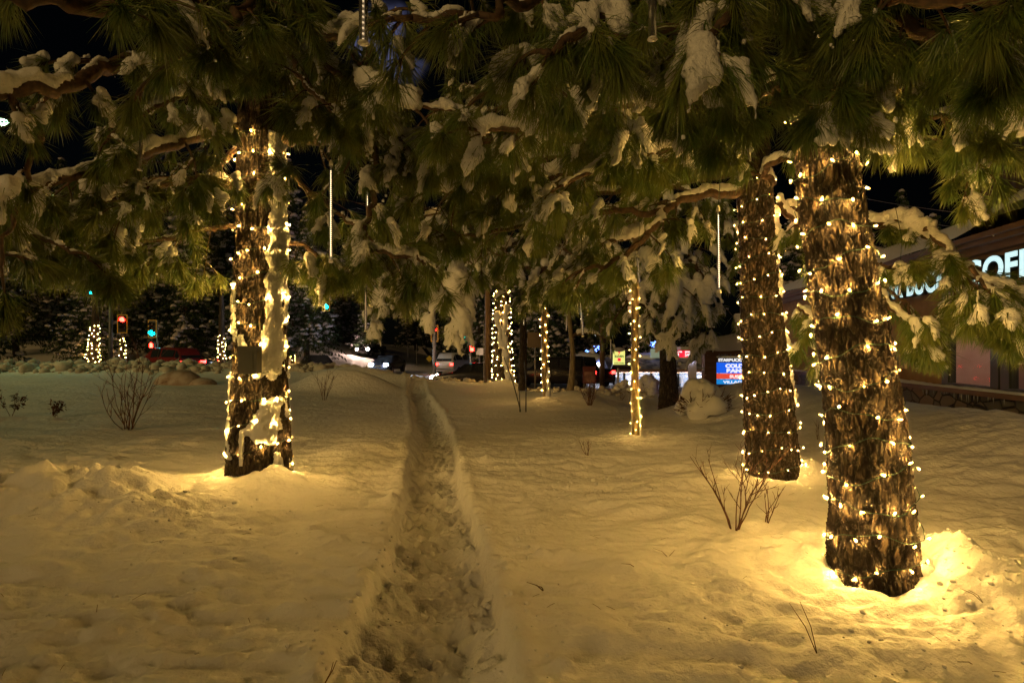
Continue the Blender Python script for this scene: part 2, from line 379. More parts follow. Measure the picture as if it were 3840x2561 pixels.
def field_h(x, y):
    x = np.asarray(x, float); y = np.asarray(y, float)
    z = bumps(x, y, base_h(x, y))
    near = 1-sstep(16, 26, y)
    # wind and drip marks
    z = z+near*(.022*vnoise(x*1.6, y*3.2, 0, 11)+.028*fbm(x*2.6, y*6, 0, 4, 12)*(1-sstep(7, 12, y)))
    rough = np.clip(sstep(-.1, .5, vnoise(x*.55, y*.7, 0, 14))+.6*sstep(4.6, 3.2, y), 0, 1)*(1-sstep(4.4, 6.5, y)*sstep(-1.2, -.4, x))*(1-sstep(6.5, 10, y))
    z = z+rough*.026*fbm(x*6, y*8, 0, 4, 15)
    f1, f2, c = worley(x*3.2, y*3.2, x*0, 41)
    z = z-(.035*np.exp(-(f1/.20)**2))*(c > .78)*(1-sstep(5, 7, y)*sstep(-1, 0, x)*(1-sstep(4.5, 5.5, x)))*(1-sstep(8, 11, y))
    z = z+(.050*np.exp(-(f1/(.14+.5*c))**2))*(c < .16)*(1-sstep(8, 11, y))
    # crumbs thrown up by the big tree and along the track
    cr = np.exp(-(((x-2.9)/.55)**2+((y-3.6)/.5)**2))+.6*np.exp(-(((x-.9)/.6)**2+((y-6.1)/.3)**2))+.5*np.exp(-(((x+3.4)/1.0)**2+((y-4.8)/.35)**2))
    f1b, _, cb = worley(x*13, y*13, x*0, 43)
    z = z+cr*.030*np.exp(-(f1b/.38)**2)*(cb > .35)
    # shovelled track
    d = path_d(x, y)
    e = .04*fbm(x*2.2, y*2.2, 0, 3, 51)+.02*vnoise(x*9, y*9, 0, 52)
    hw = np.interp(y, [2, 2.8, 4.2], [.45, .41, .345])+.02*vnoise(0*x, y*.8, 0, 53)
    wl_ = np.where(d > 0, .03, .06); inside = 1-sstep(hw-wl_, hw+.012, np.abs(d)+e*np.where(d > 0, .22, .3))
    lip = .018*np.exp(-((np.abs(d)-hw-.08)/.07)**2)*(1+1.2*vnoise(x*5, y*5, 0, 54))
    fl = .040*fbm(x*4, y*5, 0, 3, 55)-.034*np.abs(fbm(x*9, y*12, 0, 3, 56))+.022*fbm(x*22, y*26, 0, 2, 66)
    slough = np.where(d < 0, .12, .05)*sstep(.10, .40, np.abs(d))*(1+.8*vnoise(x*3, y*3, 0, 57))
    f1c, f2c, cc = worley(x*4.2, y*3.2, x*0, 58)
    prints = -.04*np.exp(-(f1c/.30)**2)*(cc > .45)
    f1d, _, cdd = worley(x*15, y*15, x*0, 59)
    chunk = .03*np.exp(-(f1d/.36)**2)*(cdd > .75)
    depth = np.interp(y, [-9, 3, 12, 20, 23], [.21, .21, .19, .15, 0])
    w = depth > .01
    z = z+inside*(-depth+(fl+slough+prints+chunk)*w)+lip*w*(y < 22)
    # ploughed rubble along the street
    yb = np.interp(x, [-40, -20, -10, -6, 0, 6, 30], [28.5, 27.2, 26.2, 26.0, 25.2, 23.5, 22])
    hb = np.interp(x, [-40, -24, -14, -9, -6, -1, 30], [.52, .50, .36, .28, .2, .14, .1])
    bb = np.exp(-((y-yb)/1.0)**2)
    f1e, _, ce = worley(x*2.3, y*2.3, x*0, 61)
    f1f, _, cf = worley(x*5, y*5, x*0, 63)
    z = z+bb*hb*(.75+.35*fbm(x*.8, y*.8, 0, 3, 60))+np.exp(-((y-yb+.5)/1.3)**2)*hb*(.25*np.exp(-(f1e/.5)**2)*(ce > .3)+.2*np.exp(-(f1f/.45)**2))
    return z
def gz(x, y): return float(field_h(np.array([x]), np.array([y]))[0])
def ground_at(px, py):
    """first point of the snow surface that the photo shows at this pixel"""
    Y = np.geomspace(1.8, 90, 1500); k = (px-CX)/F; m = (CY-py)/F
    d = HCAM+m*Y-field_h(k*Y, Y)
    i = int(np.argmax(d < 0)) if (d < 0).any() else len(Y)-1
    return k*Y[i], Y[i], float(field_h(np.array([k*Y[i]]), np.array([Y[i]]))[0])

def build_field():
    def axis(c, a, lo, hi, n):
        u = np.linspace(math.asinh((lo-c)/a), math.asinh((hi-c)/a), n); return c+a*np.sinh(u)
    xs = axis(-.1, 2.6, -70, 70, 1000); ys = axis(2.6, 2.3, -9, 130, 980)
    X, Y = np.meshgrid(xs, ys)
    Z = field_h(X, Y)
    V = np.stack([X, Y, Z], -1).reshape(-1, 3)
    n = len(xs); i = np.arange(len(ys)-1)[:, None]*n; j = np.arange(n-1)[None]
    Q = np.stack([i+j, i+j+1, i+n+j+1, i+n+j], -1).reshape(-1, 4)
    o = link('snow_ground', np_mesh('snow_ground', V, Q), M['field']); tag(o, kind='structure')
build_field()
def far_ground():
    s = MB(); n = 48
    R = [60, 400]
    V = [(R[k]*math.cos(a*2*math.pi/n), 50+R[k]*math.sin(a*2*math.pi/n), -2.4 if k == 0 else -3) for k in (0, 1) for a in range(n)]
    Q = [(a, (a+1) % n, n+(a+1) % n, n+a) for a in range(n)]
    s.add(V, Q); tag(s.obj('distant_snow_ground', M['field']), kind='structure')
far_ground()
def build_road():
    xs = np.linspace(-60, 45, 90); yc = np.interp(xs, [-40, 0, 40], [37.5, 32, 29.0]); V = []; m = 9
    for k in range(m):
        yy = yc+(k/(m-1)-.5)*9.0
        V.append(np.stack([xs, yy, field_h(xs, yy)+.03], -1))
    V = np.concatenate(V); n = len(xs); i = np.arange(m-1)[:, None]*n; j = np.arange(n-1)[None]
    Q = np.stack([i+j, i+j+1, i+n+j+1, i+n+j], -1).reshape(-1, 4)
    r = mat('wet_road', (.05, .05, .055), .35, noise=(1.3, (.22, .22, .24), 5, (.3, 1.6, 1)))
    tag(link('street', np_mesh('street', V, Q), r), kind='structure')
build_road()

# ------------------------------------------------------------------ wrapped trunks
def catmull(pts, per=8):
    p = np.asarray(pts, float)
    if len(p) < 3:
        t = np.linspace(0, 1, per*(len(p)-1)+1)[:, None]; return p[0]+(p[-1]-p[0])*t
    q = np.vstack([2*p[0]-p[1], p, 2*p[-1]-p[-2]]); out = []
    for i in range(1, len(q)-2):
        for t in np.arange(per)/per:
            a, b, c, d = q[i-1], q[i], q[i+1], q[i+2]
            out.append(.5*((2*b)+(c-a)*t+(2*a-5*b+4*c-d)*t*t+(3*b-a-3*c+d)*t**3))
    out.append(q[-2]); return np.array(out)

class Trunk:
    """a trunk from photo rows (py, left px, right px) at distance Y, with furrowed bark"""
    def __init__(s, rows, Y, rough=1.0, seed=1, bury=.25):
        rows = sorted(rows, key=lambda r: -r[0])
        pts = []
        for py, a, b in rows:
            c = P((a+b)/2, py, Y); pts.append((c[2], c[0]*(.985 if abs(c[0]) > 2 else 1), (b-a)/2/F*Y*Y/math.hypot(c[0], Y)))
        pts = np.array(pts)
        lo = pts[0].copy(); lo[0] -= bury; lo[2] *= 1.12; lo[1] += (pts[0][1]-pts[1][1])/(pts[0][0]-pts[1][0])*-bury
        s.t = np.vstack([lo, pts]); s.Y = Y; s.rough = rough; s.seed = seed
    def c(s, z): return np.stack([np.interp(z, s.t[:, 0], s.t[:, 1]), np.full(np.shape(z), s.Y)], -1)
    def r(s, z): return np.interp(z, s.t[:, 0], s.t[:, 2])
    def disp(s, th, z):
        r = s.r(z); k = 1/(.075*max(s.rough, .3)) if s.rough > .3 else 12
        x, y = np.cos(th)*r*k, np.sin(th)*r*k
        wz = z*k*.16
        x = x+.8*fbm(x*.7, y*.7, wz*2.2, 2, s.seed+9); y = y+.8*fbm(x*.7, y*.7, wz*2.2, 2, s.seed+10); wz = wz+.5*vnoise(x*.9, y*.9, wz*2, s.seed+11)
        f1, f2, c = worley(x, y, wz, s.seed)
        pl = sstep(.0, .22, f2-f1+.08*vnoise(x*5, y*5, wz*12, 6))
        f1b, f2b, cb = worley(x*2.6+.5*vnoise(x*4, y*4, wz*9, 5), y*2.6, wz*4.5, s.seed+3)
        pl2 = sstep(.0, .25, f2b-f1b)
        d = .021*s.rough*(pl-1)+.008*s.rough*(pl2-1)+.011*s.rough*(c-.5)+.007*s.rough*(cb-.5)+.006*s.rough*fbm(x*4, y*4, wz*14, 3, s.seed+4)
        return d, pl*(.55+.45*pl2)
    def build(s, root, m, na=180, dz=.014, name='trunk', top=None):
        z = np.arange(s.t[0, 0], s.t[-1, 0] if top is None else top, dz); th = np.arange(na)*2*math.pi/na
        Z, T = np.meshgrid(z, th, indexing='ij')
        d, pl = s.disp(T, Z); R = s.r(Z)
        flare = 1+.10*vnoise(np.cos(T)*1.5, np.sin(T)*1.5, Z*.8, s.seed+20)*np.clip(s.rough, 0, 1)
        C = s.c(Z)
        V = np.stack([C[..., 0]+np.cos(T)*(R*flare+d), C[..., 1]+np.sin(T)*(R*flare+d), Z], -1).reshape(-1, 3)
        i = np.arange(len(z)-1)[:, None]*na; j = np.arange(na)[None]; j2 = (j+1) % na
        Q = np.stack([i+j, i+j2, i+na+j2, i+na+j], -1).reshape(-1, 4)
        V -= np.array(root.location)
        me = np_mesh(name, V, Q); me.materials.append(m)
        a = me.attributes.new('plate', 'FLOAT', 'POINT'); a.data.foreach_set('value', pl.ravel().astype(np.float32))
        return link(name, me, None, root)
    def surf(s, th, z, off=0.0):
        c = s.c(np.array(z)); r = s.r(z)+off; return np.array([c[0]+math.cos(th)*r, c[1]+math.sin(th)*r, z])

def snow_remesh(mb, name, root, vox, disp=.02, dscale=.12, m=None, smooth=2, disp2=None):
    """merge many lumps into one snow surface"""
    if not mb.V: return None
    V = np.vstack(mb.V)-np.array(root_loc(root)); me = np_mesh('tmp', V, None, np.vstack(mb.T)+0)
    o = bpy.data.objects.new('tmp', me); COL.objects.link(o)
    md = o.modifiers.new('r', 'REMESH'); md.mode = 'VOXEL'; md.voxel_size = vox; md.use_smooth_shade = True
    if smooth:
        ms = o.modifiers.new('s', 'SMOOTH'); ms.iterations = smooth; ms.factor = .6
    dg = bpy.context.evaluated_depsgraph_get(); me2 = bpy.data.meshes.new_from_object(o.evaluated_get(dg), depsgraph=dg)
    bpy.data.objects.remove(o); bpy.data.meshes.remove(me)
    n = len(me2.vertices); co = np.empty(n*3, np.float32); no = np.empty(n*3, np.float32)
    me2.vertices.foreach_get('co', co); me2.vertex_normals.foreach_get('vector', no)
    co = co.reshape(-1, 3); no = no.reshape(-1, 3)
    k = 1/dscale; w = co+np.array(root_loc(root))
    d = disp*fbm(w[:, 0]*k, w[:, 1]*k, w[:, 2]*k, 3, 71)
    co = co+no*d[:, None]
    me2.vertices.foreach_set('co', co.astype(np.float32).ravel()); me2.update()
    me2.materials.clear(); me2.materials.append(m or M['snow']); me2.name = name
    return me2
def root_loc(r):
    v = Vector((0, 0, 0))
    while r is not None: v = v+r.location; r = r.parent
    return v

BULBME = {}
def bulb_mesh(r, far=False):
    key = (r, far)
    if key not in BULBME:
        s = MB(); V, T = ICO[1]
        if far: V = np.array([(0, 0, 1), (0, 0, -1), (1, 0, 0), (0, 1, 0), (-1, 0, 0), (0, -1, 0)], float); T = np.array([(0, 2, 3), (0, 3, 4), (0, 4, 5), (0, 5, 2), (1, 3, 2), (1, 4, 3), (1, 5, 4), (1, 2, 5)])
        s.add(V*np.array([r, r, r*1.5]), (), T); nb = len(T)
        if not far:      # amber glass body with a tiny dazzling tip
            Vt = np.array([(0, 0, 1), (0, 0, -1), (1, 0, 0), (0, 1, 0), (-1, 0, 0), (0, -1, 0)], float); Tt = np.array([(0, 2, 3), (0, 3, 4), (0, 4, 5), (0, 5, 2), (1, 3, 2), (1, 4, 3), (1, 5, 4), (1, 2, 5)])
            s.add(Vt*r*.47+np.array([0, 0, r*1.62]), (), Tt)
        me = s.mesh('bulb', True)
        if far: me.materials.append(M['bulbfar'])
        else:
            me.materials.append(M['bulbglass']); me.materials.append(M['bulb'])
            for i, f in enumerate(me.polygons): f.material_index = 0 if i < nb else 1
        BULBME[key] = me
    return BULBME[key]

def string_lights(tr, z0, z1, pitch, space, label, group, br=.010, seed=0, far=False, th0=0.0, front=-math.pi/2, maxp=100, skip=None, jit=.5, wr=.003):
    R = np.random.RandomState(seed)
    b = tr.surf(0, z0); root = thing('string_lights', (float(tr.c(z0)[0]), tr.Y, z0), label, 'string lights', group)
    L = np.array(root.location); pos = []; wire = []; th = th0; z = z0
    s = 0; nxt = .03
    while z < z1:
        r = float(tr.r(z)); off = .010+.008*R.rand()
        dd = 0 if tr.rough < .5 else max(0., float(tr.disp(np.array([th]), np.array([z]))[0][0]))
        zz = z+.025*math.sin(th*2.3+seed)*jit*2+.012*math.sin(th*7+seed*3)*jit
        wire.append(tr.surf(th, zz, off+dd))
        if s >= nxt:
            p = tr.surf(th, zz+R.uniform(-.02, .02)*1.5*jit, off+dd+.012); pos.append((p, th)); nxt = s+space*R.uniform(.65, 1.35)
        dth = (.03 if not far else .06)/max(r, .05); s += dth*r; th += dth; z += pitch*dth/(2*math.pi)
    wm = MB().tube(wire, wr, 4, False); wm.world('wire', M['wire'], root, True)
    me = bulb_mesh(br, far)
    if skip: pos = [p for p in pos if not skip(p[0])]
    pos.sort(key=lambda q: -math.cos(q[1]-front)); rest = []
    for k, (p, t) in enumerate(pos):
        e = (Vector((math.cos(t), math.sin(t), 0))*R.uniform(-.35, .7)+Vector(R.randn(3))*.55).to_track_quat('Z', 'Y').to_euler()
        if k < maxp:
            link('bulb', me, None, root, tuple(p-L), e)
        else: rest.append(p)
    if rest:
        s = MB(); mv = np.array([v.co[:] for v in me.vertices]); mt = np.array([f.vertices[:] for f in me.polygons])
        for p in rest: s.add(mv+p-L, (), mt)
        o = s.obj('bulbs_round_the_back', M['bulbfar' if far else 'bulbglass'], root, True); tag(o, kind='stuff')
        if not far:
            o.data.materials.append(M['bulb']); mi = [f.material_index for f in me.polygons]
            o.data.polygons.foreach_set('material_index', np.tile(mi, len(rest)).astype(np.int32))
    # little sockets joining bulb to wire
    if not far:
        s = MB()
        for p, t in pos:
            d = np.array([math.cos(t), math.sin(t), 0]); s.tube([p-d*.018-L, p-d*.005-L], br*.6, 5)
        tag(s.obj('sockets', M['socket'], root), kind='stuff')
    return root

def trunk_snow(tr, strips, root, thick=.045, seed=5, dz=.010, dth=.028, dscale=.09):
    """snow blown against the bark. strips: (photo rows, centre columns, half widths, unused)"""
    ths = np.arange(-math.pi+.15, 1.0, dth); z0 = min(float(P(0, q[0][-1]+30, tr.Y)[2]) for q in strips); z1 = max(float(P(0, q[0][0]-30, tr.Y)[2]) for q in strips)
    zs = np.arange(z0, z1, dz); Z, T = np.meshgrid(zs, ths, indexing='ij'); C = tr.c(Z); R = tr.r(Z)
    X = C[..., 0]+np.cos(T)*R; Yp = tr.Y+np.sin(T)*R; k = tr.Y/F; m = np.full(Z.shape, -9.)
    n1 = fbm(X/dscale, Yp/dscale, Z/dscale*.7, 4, seed); n2 = vnoise(X/dscale/3, Yp/dscale/3, Z/dscale/4, seed+9)
    for pys, pxs, ws, _ in strips:
        zz = np.array([float(P(0, y, tr.Y)[2]) for y in pys])[::-1]
        cx = np.interp(Z, zz, np.array([(p-CX)*k for p in pxs])[::-1]); w = np.interp(Z, zz, np.array(ws)[::-1])*k
        end = np.minimum(Z-zz[0], zz[-1]-Z)/np.maximum(w, .03)
        q = 1-np.abs(X-cx)/w-np.maximum(0, T)*.9
        q = np.where(X > cx, np.maximum(q, .35-np.maximum(0, T)*1.2-np.maximum(0, cx-C[..., 0]-R*.55 < 0)*9), q) if False else q
        m = np.maximum(m, np.minimum(q, end+.5))
    m = m+.50*n1+.22*n2
    d, pl = tr.disp(T, Z)
    h = np.where(m > 0, thick*sstep(0, .8, m)**.7*(1+.35*n1)+.004, -.03)
    off = np.where(m > 0, d*.5, d)+h
    V = np.stack([C[..., 0]+np.cos(T)*(R*1.02+off), tr.Y+np.sin(T)*(R*1.02+off), Z], -1)
    nz_, nt_ = Z.shape; i = np.arange(nz_-1)[:, None]*nt_; j = np.arange(nt_-1)[None]
    Q = np.stack([i+j, i+j+1, i+nt_+j+1, i+nt_+j], -1).reshape(-1, 4)
    keep = (m.ravel()[Q] > 0).any(1); Q = Q[keep]; used, inv = np.unique(Q, return_inverse=True)
    if not len(used): return
    me = np_mesh('clinging_snow', V.reshape(-1, 3)[used]-np.array(root.location), inv.reshape(-1, 4)); me.materials.append(M['snow'])
    o = link('clinging_snow', me, None, root); o['kind'] = 'stuff'

# tree A, left of the track
TA = Trunk([(1800, 838, 1082), (1700, 838, 1078), (1600, 842, 1075), (1400, 852, 1062), (1200, 862, 1058), (900, 868, 1062), (600, 876, 1058), (450, 880, 1052), (250, 888, 1045), (0, 900, 1035), (-500, 925, 1010), (-1200, 945, 1000)], 6.22, 1.0, 1)
TB = Trunk([(1850, 2812, 3040), (1700, 2806, 3018), (1500, 2800, 2995), (1300, 2792, 2965), (1000, 2782, 2935), (800, 2774, 2925), (650, 2768, 2912), (400, 2762, 2885), (0, 2755, 2850), (-800, 2745, 2820)], 6.25, .95, 12)
TC = Trunk([(2200, 3120, 3520), (2050, 3118, 3482), (1900, 3122, 3462), (1700, 3112, 3432), (1500, 3098, 3396), (1300, 3075, 3362), (1100, 3045, 3325), (900, 3020, 3290), (700, 2995, 3255), (500, 2985, 3225), (200, 2965, 3180), (-200, 2945, 3130), (-1500, 2930, 3080)], 3.74, .8, 23)
TD = Trunk([(1655, 2372, 2400), (1500, 2366, 2396), (1300, 2366, 2394), (1100, 2368, 2396), (900, 2378, 2402), (700, 2380, 2400), (400, 2382, 2396), (0, 2384, 2394)], 9.1, .12, 33)
TE = Trunk([(1512, 2034, 2062), (1350, 2030, 2056), (1200, 2028, 2056), (1000, 2030, 2052), (800, 2036, 2054), (500, 2040, 2052)], 15.6, .12, 43)
TG = Trunk([(1445, 1845, 1932), (1350, 1846, 1922), (1200, 1850, 1915), (1050, 1856, 1908), (800, 1864, 1900), (400, 1870, 1892)], 23.6, 1, 53)

def tree_root(tr, label, cat='tree', group=None, name='pine_tree'):
    z0 = float(tr.t[1, 0])-.1; c = tr.c(z0)
    return thing(name, (float(c[0]), tr.Y, z0), label, cat, group)
rA = tree_root(TA, 'thick pine hung with snow, grey box on its lit trunk', group='park pines')
rB = tree_root(TB, 'lit pine with a long snow strip down its trunk, close behind the biggest pine', group='park pines')
rC = tree_root(TC, 'biggest pine with a leaning furrowed trunk wrapped in lights, by a crumbly snow heap', group='park pines')
rD = tree_root(TD, 'slender smooth pale tree wrapped in lights, the nearer of two thin ones', name='slender_tree', group='slender trees')
rE = tree_root(TE, 'slender lit tree with a small snow cone at its foot, beyond the stalks', name='slender_tree', group='slender trees')
rG = tree_root(TG, 'snow plastered pine densely wrapped in lights beside the wooden utility pole', group='park pines')
TA.build(rA, M['bark'], 200, .016, top=7); TB.build(rB, M['bark'], 190, .017, top=7); TC.build(rC, M['bark'], 240, .013, top=6)
TD.build(rD, M['palebark'], 28, .06); TE.build(rE, M['palebark'], 20, .1); TG.build(rG, M['bark'], 90, .05, top=10)

trunk_snow(TA, [((520, 700, 900, 1100, 1250, 1385), (1054, 1060, 1058, 1052, 1046, 1034), (15, 17, 20, 20, 22, 40), 0),
                ((1265, 1300, 1340), (935, 950, 1000), (22, 26, 28), 0), ((1500, 1550, 1600, 1640), (1044, 1026, 1012, 1030), (20, 40, 48, 26), 0),
                ((1690, 1740, 1790), (1064, 1066, 1066), (8, 10, 14), 0), ((1600, 1720), (960, 958), (9, 7), 0),
                ((1400, 1560), (872, 864), (7, 6), 0), ((1560, 1700), (880, 905), (8, 6), 0), ((640, 780), (880, 882), (5, 5), 0), ((1060, 1250), (890, 905), (6, 8), 0)], rA, .026, 5)
trunk_snow(TB, [((780, 900, 1100, 1300, 1430, 1505), (2918, 2932, 2950, 2968, 2980, 2992), (20, 27, 28, 28, 30, 20), 0)], rB, .04, 6)
trunk_snow(TC, [((870, 960), (3296, 3300), (6, 7), 0), ((1180, 1420), (3330, 3360), (5, 7), 0), ((1560, 1600), (3372, 3380), (26, 16), 0), ((1620, 1760), (3392, 3440), (9, 13), 0),
                ((1790, 1900), (3420, 3440), (20, 14), 0), ((1960, 2020), (3440, 3450), (26, 24), 0), ((2040, 2130), (3480, 3400), (22, 40), 0)], rC, .03, 7)
trunk_snow(TE, [((1380, 1512), (2056, 2054), (5, 8), 0)], rE, .03, 8, .03, .1)
trunk_snow(TG, [((1150, 1250, 1440), (1900, 1890, 1905), (12, 8, 16), 0), ((1170, 1300), (1868, 1880), (9, 12), 0)], rG, .10, 9, .03, .05, .22)

string_lights(TA, .20, 3.78, .26, .145, 'warm string lights spiralling round the trunk with the grey box', 'string lights on trees', .0080, 1)
string_lights(TB, .03, 3.36, .205, .125, 'warm string lights in tight rows on the trunk with the long snow strip', 'string lights on trees', .0036, 2)
string_lights(TC, -0.06, 3.14, .195, .135, 'warm string lights in wide rows on the biggest leaning trunk', 'string lights on trees', .0075, 3, jit=.8)
string_lights(TD, .05, 2.45, .16, .095, 'warm string lights on the nearer slender pale trunk', 'string lights on trees', .0036, 4, jit=.4)
string_lights(TE, .2, 3.0, .22, .20, 'warm string lights on the slender trunk with a snow cone at its foot', 'string lights on trees', .014, 5, True, jit=.4, wr=.004)
string_lights(TG, .1, 4.2, .24, .25, 'dense warm string lights on the snow plastered trunk by the utility pole', 'string lights on trees', .016, 6, True, jit=1.2, wr=.004)

# ------------------------------------------------------------------ pine limbs: wood, needles and snow
def needles_arrays(tufts, seed):
    """tufts: list of (origin, axis, size, n, spread)"""
    R = np.random.RandomState(seed)
    O = []; A = []; S = []; SP = []
    for o, a, s, n, sp in tufts:
        O.append(np.repeat(o[None], n, 0)); A.append(np.repeat(a[None], n, 0)); S.append(np.full(n, s)); SP.append(np.full(n, sp))
    if not O: return None
    O = np.vstack(O); A = np.vstack(A); S = np.concatenate(S); SP = np.concatenate(SP); N = len(O)
    A /= np.linalg.norm(A, axis=1, keepdims=True)
    r = R.randn(N, 3); u = np.cross(A, r); u /= np.linalg.norm(u, axis=1, keepdims=True)
    th = np.minimum(np.abs(R.randn(N))*np.radians(SP)+np.radians(7), np.radians(88))
    d = A*np.cos(th)[:, None]+u*np.sin(th)[:, None]
    L = S*R.uniform(.15, .225, N)
    b = O-A*(R.rand(N)**1.3*.10*S)[:, None]
    p1 = b+d*(L*.5)[:, None]
    d2 = d+np.array([0, 0, -.38])*R.uniform(.4, 1.2, N)[:, None]; d2 /= np.linalg.norm(d2, axis=1, keepdims=True)
    p2 = p1+d2*(L*.5)[:, None]
    w = np.cross(d, R.randn(N, 3)); w /= np.linalg.norm(w, axis=1, keepdims=True); 
    dist = np.linalg.norm(b-np.array([0, 0, HCAM]), axis=1)
    w *= (np.clip((.00052*dist), .0014, .010)*R.uniform(.8, 1.3, N))[:, None]
    V = np.stack([b-w*.6, b+w*.6, p1+w, p1-w, p2], 1).reshape(-1, 3)
    k = np.arange(N)*5
    Q = np.stack([k, k+1, k+2, k+3], 1); T = np.stack([k+3, k+2, k+4], 1)
    return V, Q, T

def snow_cap(s, R, o, ax, size, amt=1.0):
    """a frilled cap of snow lying on a tuft"""
    V, T = ICO[1]; up = np.array([0, 0, 1.])
    side = np.cross(ax, up); side /= np.linalg.norm(side)+1e-6
    nrm = np.cross(side, ax); nrm /= np.linalg.norm(nrm)+1e-6
    if nrm[2] < 0: nrm = -nrm
    R0 = size*.046*amt
    for k in range(4):
        c = o+ax*(k*.035-.06)*size+nrm*(.028*size)+side*R.randn()*.018*size
        s.add(V*R0*R.uniform(.7, 1.15)+c, (), T)
    for f in range(R.randint(3, 6)):
        a = R.uniform(-.95, .95); d = ax+side*a*1.0+nrm*.12; d /= np.linalg.norm(d); ln = size*R.uniform(.07, .15)*amt
        m = 5
        for k in range(m):
            t = k/(m-1); dd = d-up*t*.45
            c = o+nrm*(.026*size)*(1-t*.6)+dd*ln*t*1.2
            s.add(V*R0*(.75*(1-t)+.22)*R.uniform(.85, 1.15)+c, (), T)

def limb(root, pts, r0, r1, ntw, tl=(.3, .8), seed=0, tuft=1.0, nn=150, snow=.55, lsnow=.06, vox=.02, sub=2, droop=.9, tmin=.12, spread=27, tipdown=.75, wood='twig', capamt=1.0, fillsub=True):
    R = np.random.RandomState(seed); up = np.array([0, 0, 1.])
    P0 = [P(*p) for p in pts]; c = catmull(P0, 8)
    wob = np.stack([fbm(np.arange(len(c))*.4+seed, k, 0, 2, seed+k) for k in range(3)], -1)*.03
    wob[0] = 0; c = c+wob
    rad = np.linspace(r0, r1, len(c))
    wd = MB().tube(c, rad, 9); tufts = []; sn = MB(); Vs, Ts = ICO[1]
    seg = np.linalg.norm(np.diff(c, axis=0), axis=1); tot = seg.sum(); acc = np.r_[0, np.cumsum(seg)]/tot
    at = lambda t: np.array([np.interp(t, acc, c[:, k]) for k in range(3)])
    def add_tuft(o, ax, s):
        ax = ax/np.linalg.norm(ax); tufts.append((o, ax, s, int(nn*R.uniform(.7, 1.2)), spread*R.uniform(.85, 1.2)))
        if R.rand() < snow: snow_cap(sn, R, o, ax, s*R.uniform(.75, 1.25), capamt)
    def twig(o, d, L, r, lvl):
        n = 6; p = [o]; dd = d/np.linalg.norm(d)
        for k in range(n):
            dd = dd-up*droop*.13+R.randn(3)*.07; dd /= np.linalg.norm(dd); p.append(p[-1]+dd*L/n)
        p = np.array(p); wd.tube(p, np.linspace(r, r*.55, n+1), 5)
        ax = dd-up*tipdown*R.uniform(.2, 1.1); add_tuft(p[-1], ax, tuft*R.uniform(.8, 1.15))
        if R.rand() < .6*min(1, snow*1.6):
            for q in catmull(p, 3)[2:]:
                if R.rand() < .8: sn.add(Vs*R.uniform(.010, .020)*tuft+q+up*(r+.012), (), Ts)
        if lvl > 0:
            for k in range(R.randint(1, sub+1)):
                i = R.randint(1, n); sd = np.cross(dd, up); sd /= np.linalg.norm(sd)+1e-6
                twig(p[i], dd+sd*R.choice([-1, 1])*R.uniform(.5, 1.2)+up*R.uniform(-.3, .3), L*R.uniform(.35, .6), r*.7, lvl-1)
        return p
    for k in range(ntw):
        t = tmin+(1-tmin)*(k+R.rand())/ntw; o = at(t); tg = at(min(1, t+.03))-at(max(0, t-.03)); tg /= np.linalg.norm(tg)+1e-9
        sd = np.cross(tg, up); sd /= np.linalg.norm(sd)+1e-6
        d = tg*R.uniform(.1, .9)+sd*R.choice([-1, 1])*R.uniform(.4, 1.0)+up*R.uniform(-.5, .45)
        twig(o, d, R.uniform(*tl)*(1.15-.5*t), max(.006, r1*.7)*R.uniform(.7, 1), 1 if fillsub else 0)
    tg = c[-1]-c[-4]; twig(c[-1], tg, tl[0], r1*.9, 1)
    if lsnow > 0:
        m = int(tot/.028)
        for k in range(m):
            t = (k+.5)/m; o = at(t); h = .55+.6*fbm(t*tot*2.2+seed, 0, 0, 2, seed+5)
            if h < .25: continue
            rr = float(np.interp(t, [0, 1], [r0, r1])); q = lsnow*min(1.5, float(h))
            for z in (0, 1):
                sn.add(Vs*q*R.uniform(.8, 1.1)+o+up*(rr*.8+q*(.45+z*.5))+R.randn(3)*q*.15, (), Ts)
    o = wd.world('limb', M[wood], root, True)
    L = np.array(root.location)
    a = needles_arrays(tufts, seed+1)
    me = np_mesh('needles', a[0]-L, a[1], a[2]); me.materials.append(M['needle']); link('needles', me, None, o)
    if sn.V:
        m2 = snow_remesh(sn, 'branch_snow', root, vox, .014, .045, smooth=1)
        link('branch_snow', m2, None, o)['kind'] = 'stuff'
    return o

# limbs of the near pines; each point is (photo column, photo row, distance)
def LA(*a, **k): k.setdefault('capamt', .88); k.setdefault('nn', 140); k.update({} if len(a) > 6 or 'tuft' in k else {'tuft': 1.15}); return limb(rA, *a, **k)
def LB(*a, **k): k.setdefault('capamt', .85); k.setdefault('nn', 140); k.update({} if len(a) > 6 or 'tuft' in k else {'tuft': 1.15}); return limb(rB, *a, **k)
def LC(*a, **k): return limb(rC, *a, **k)
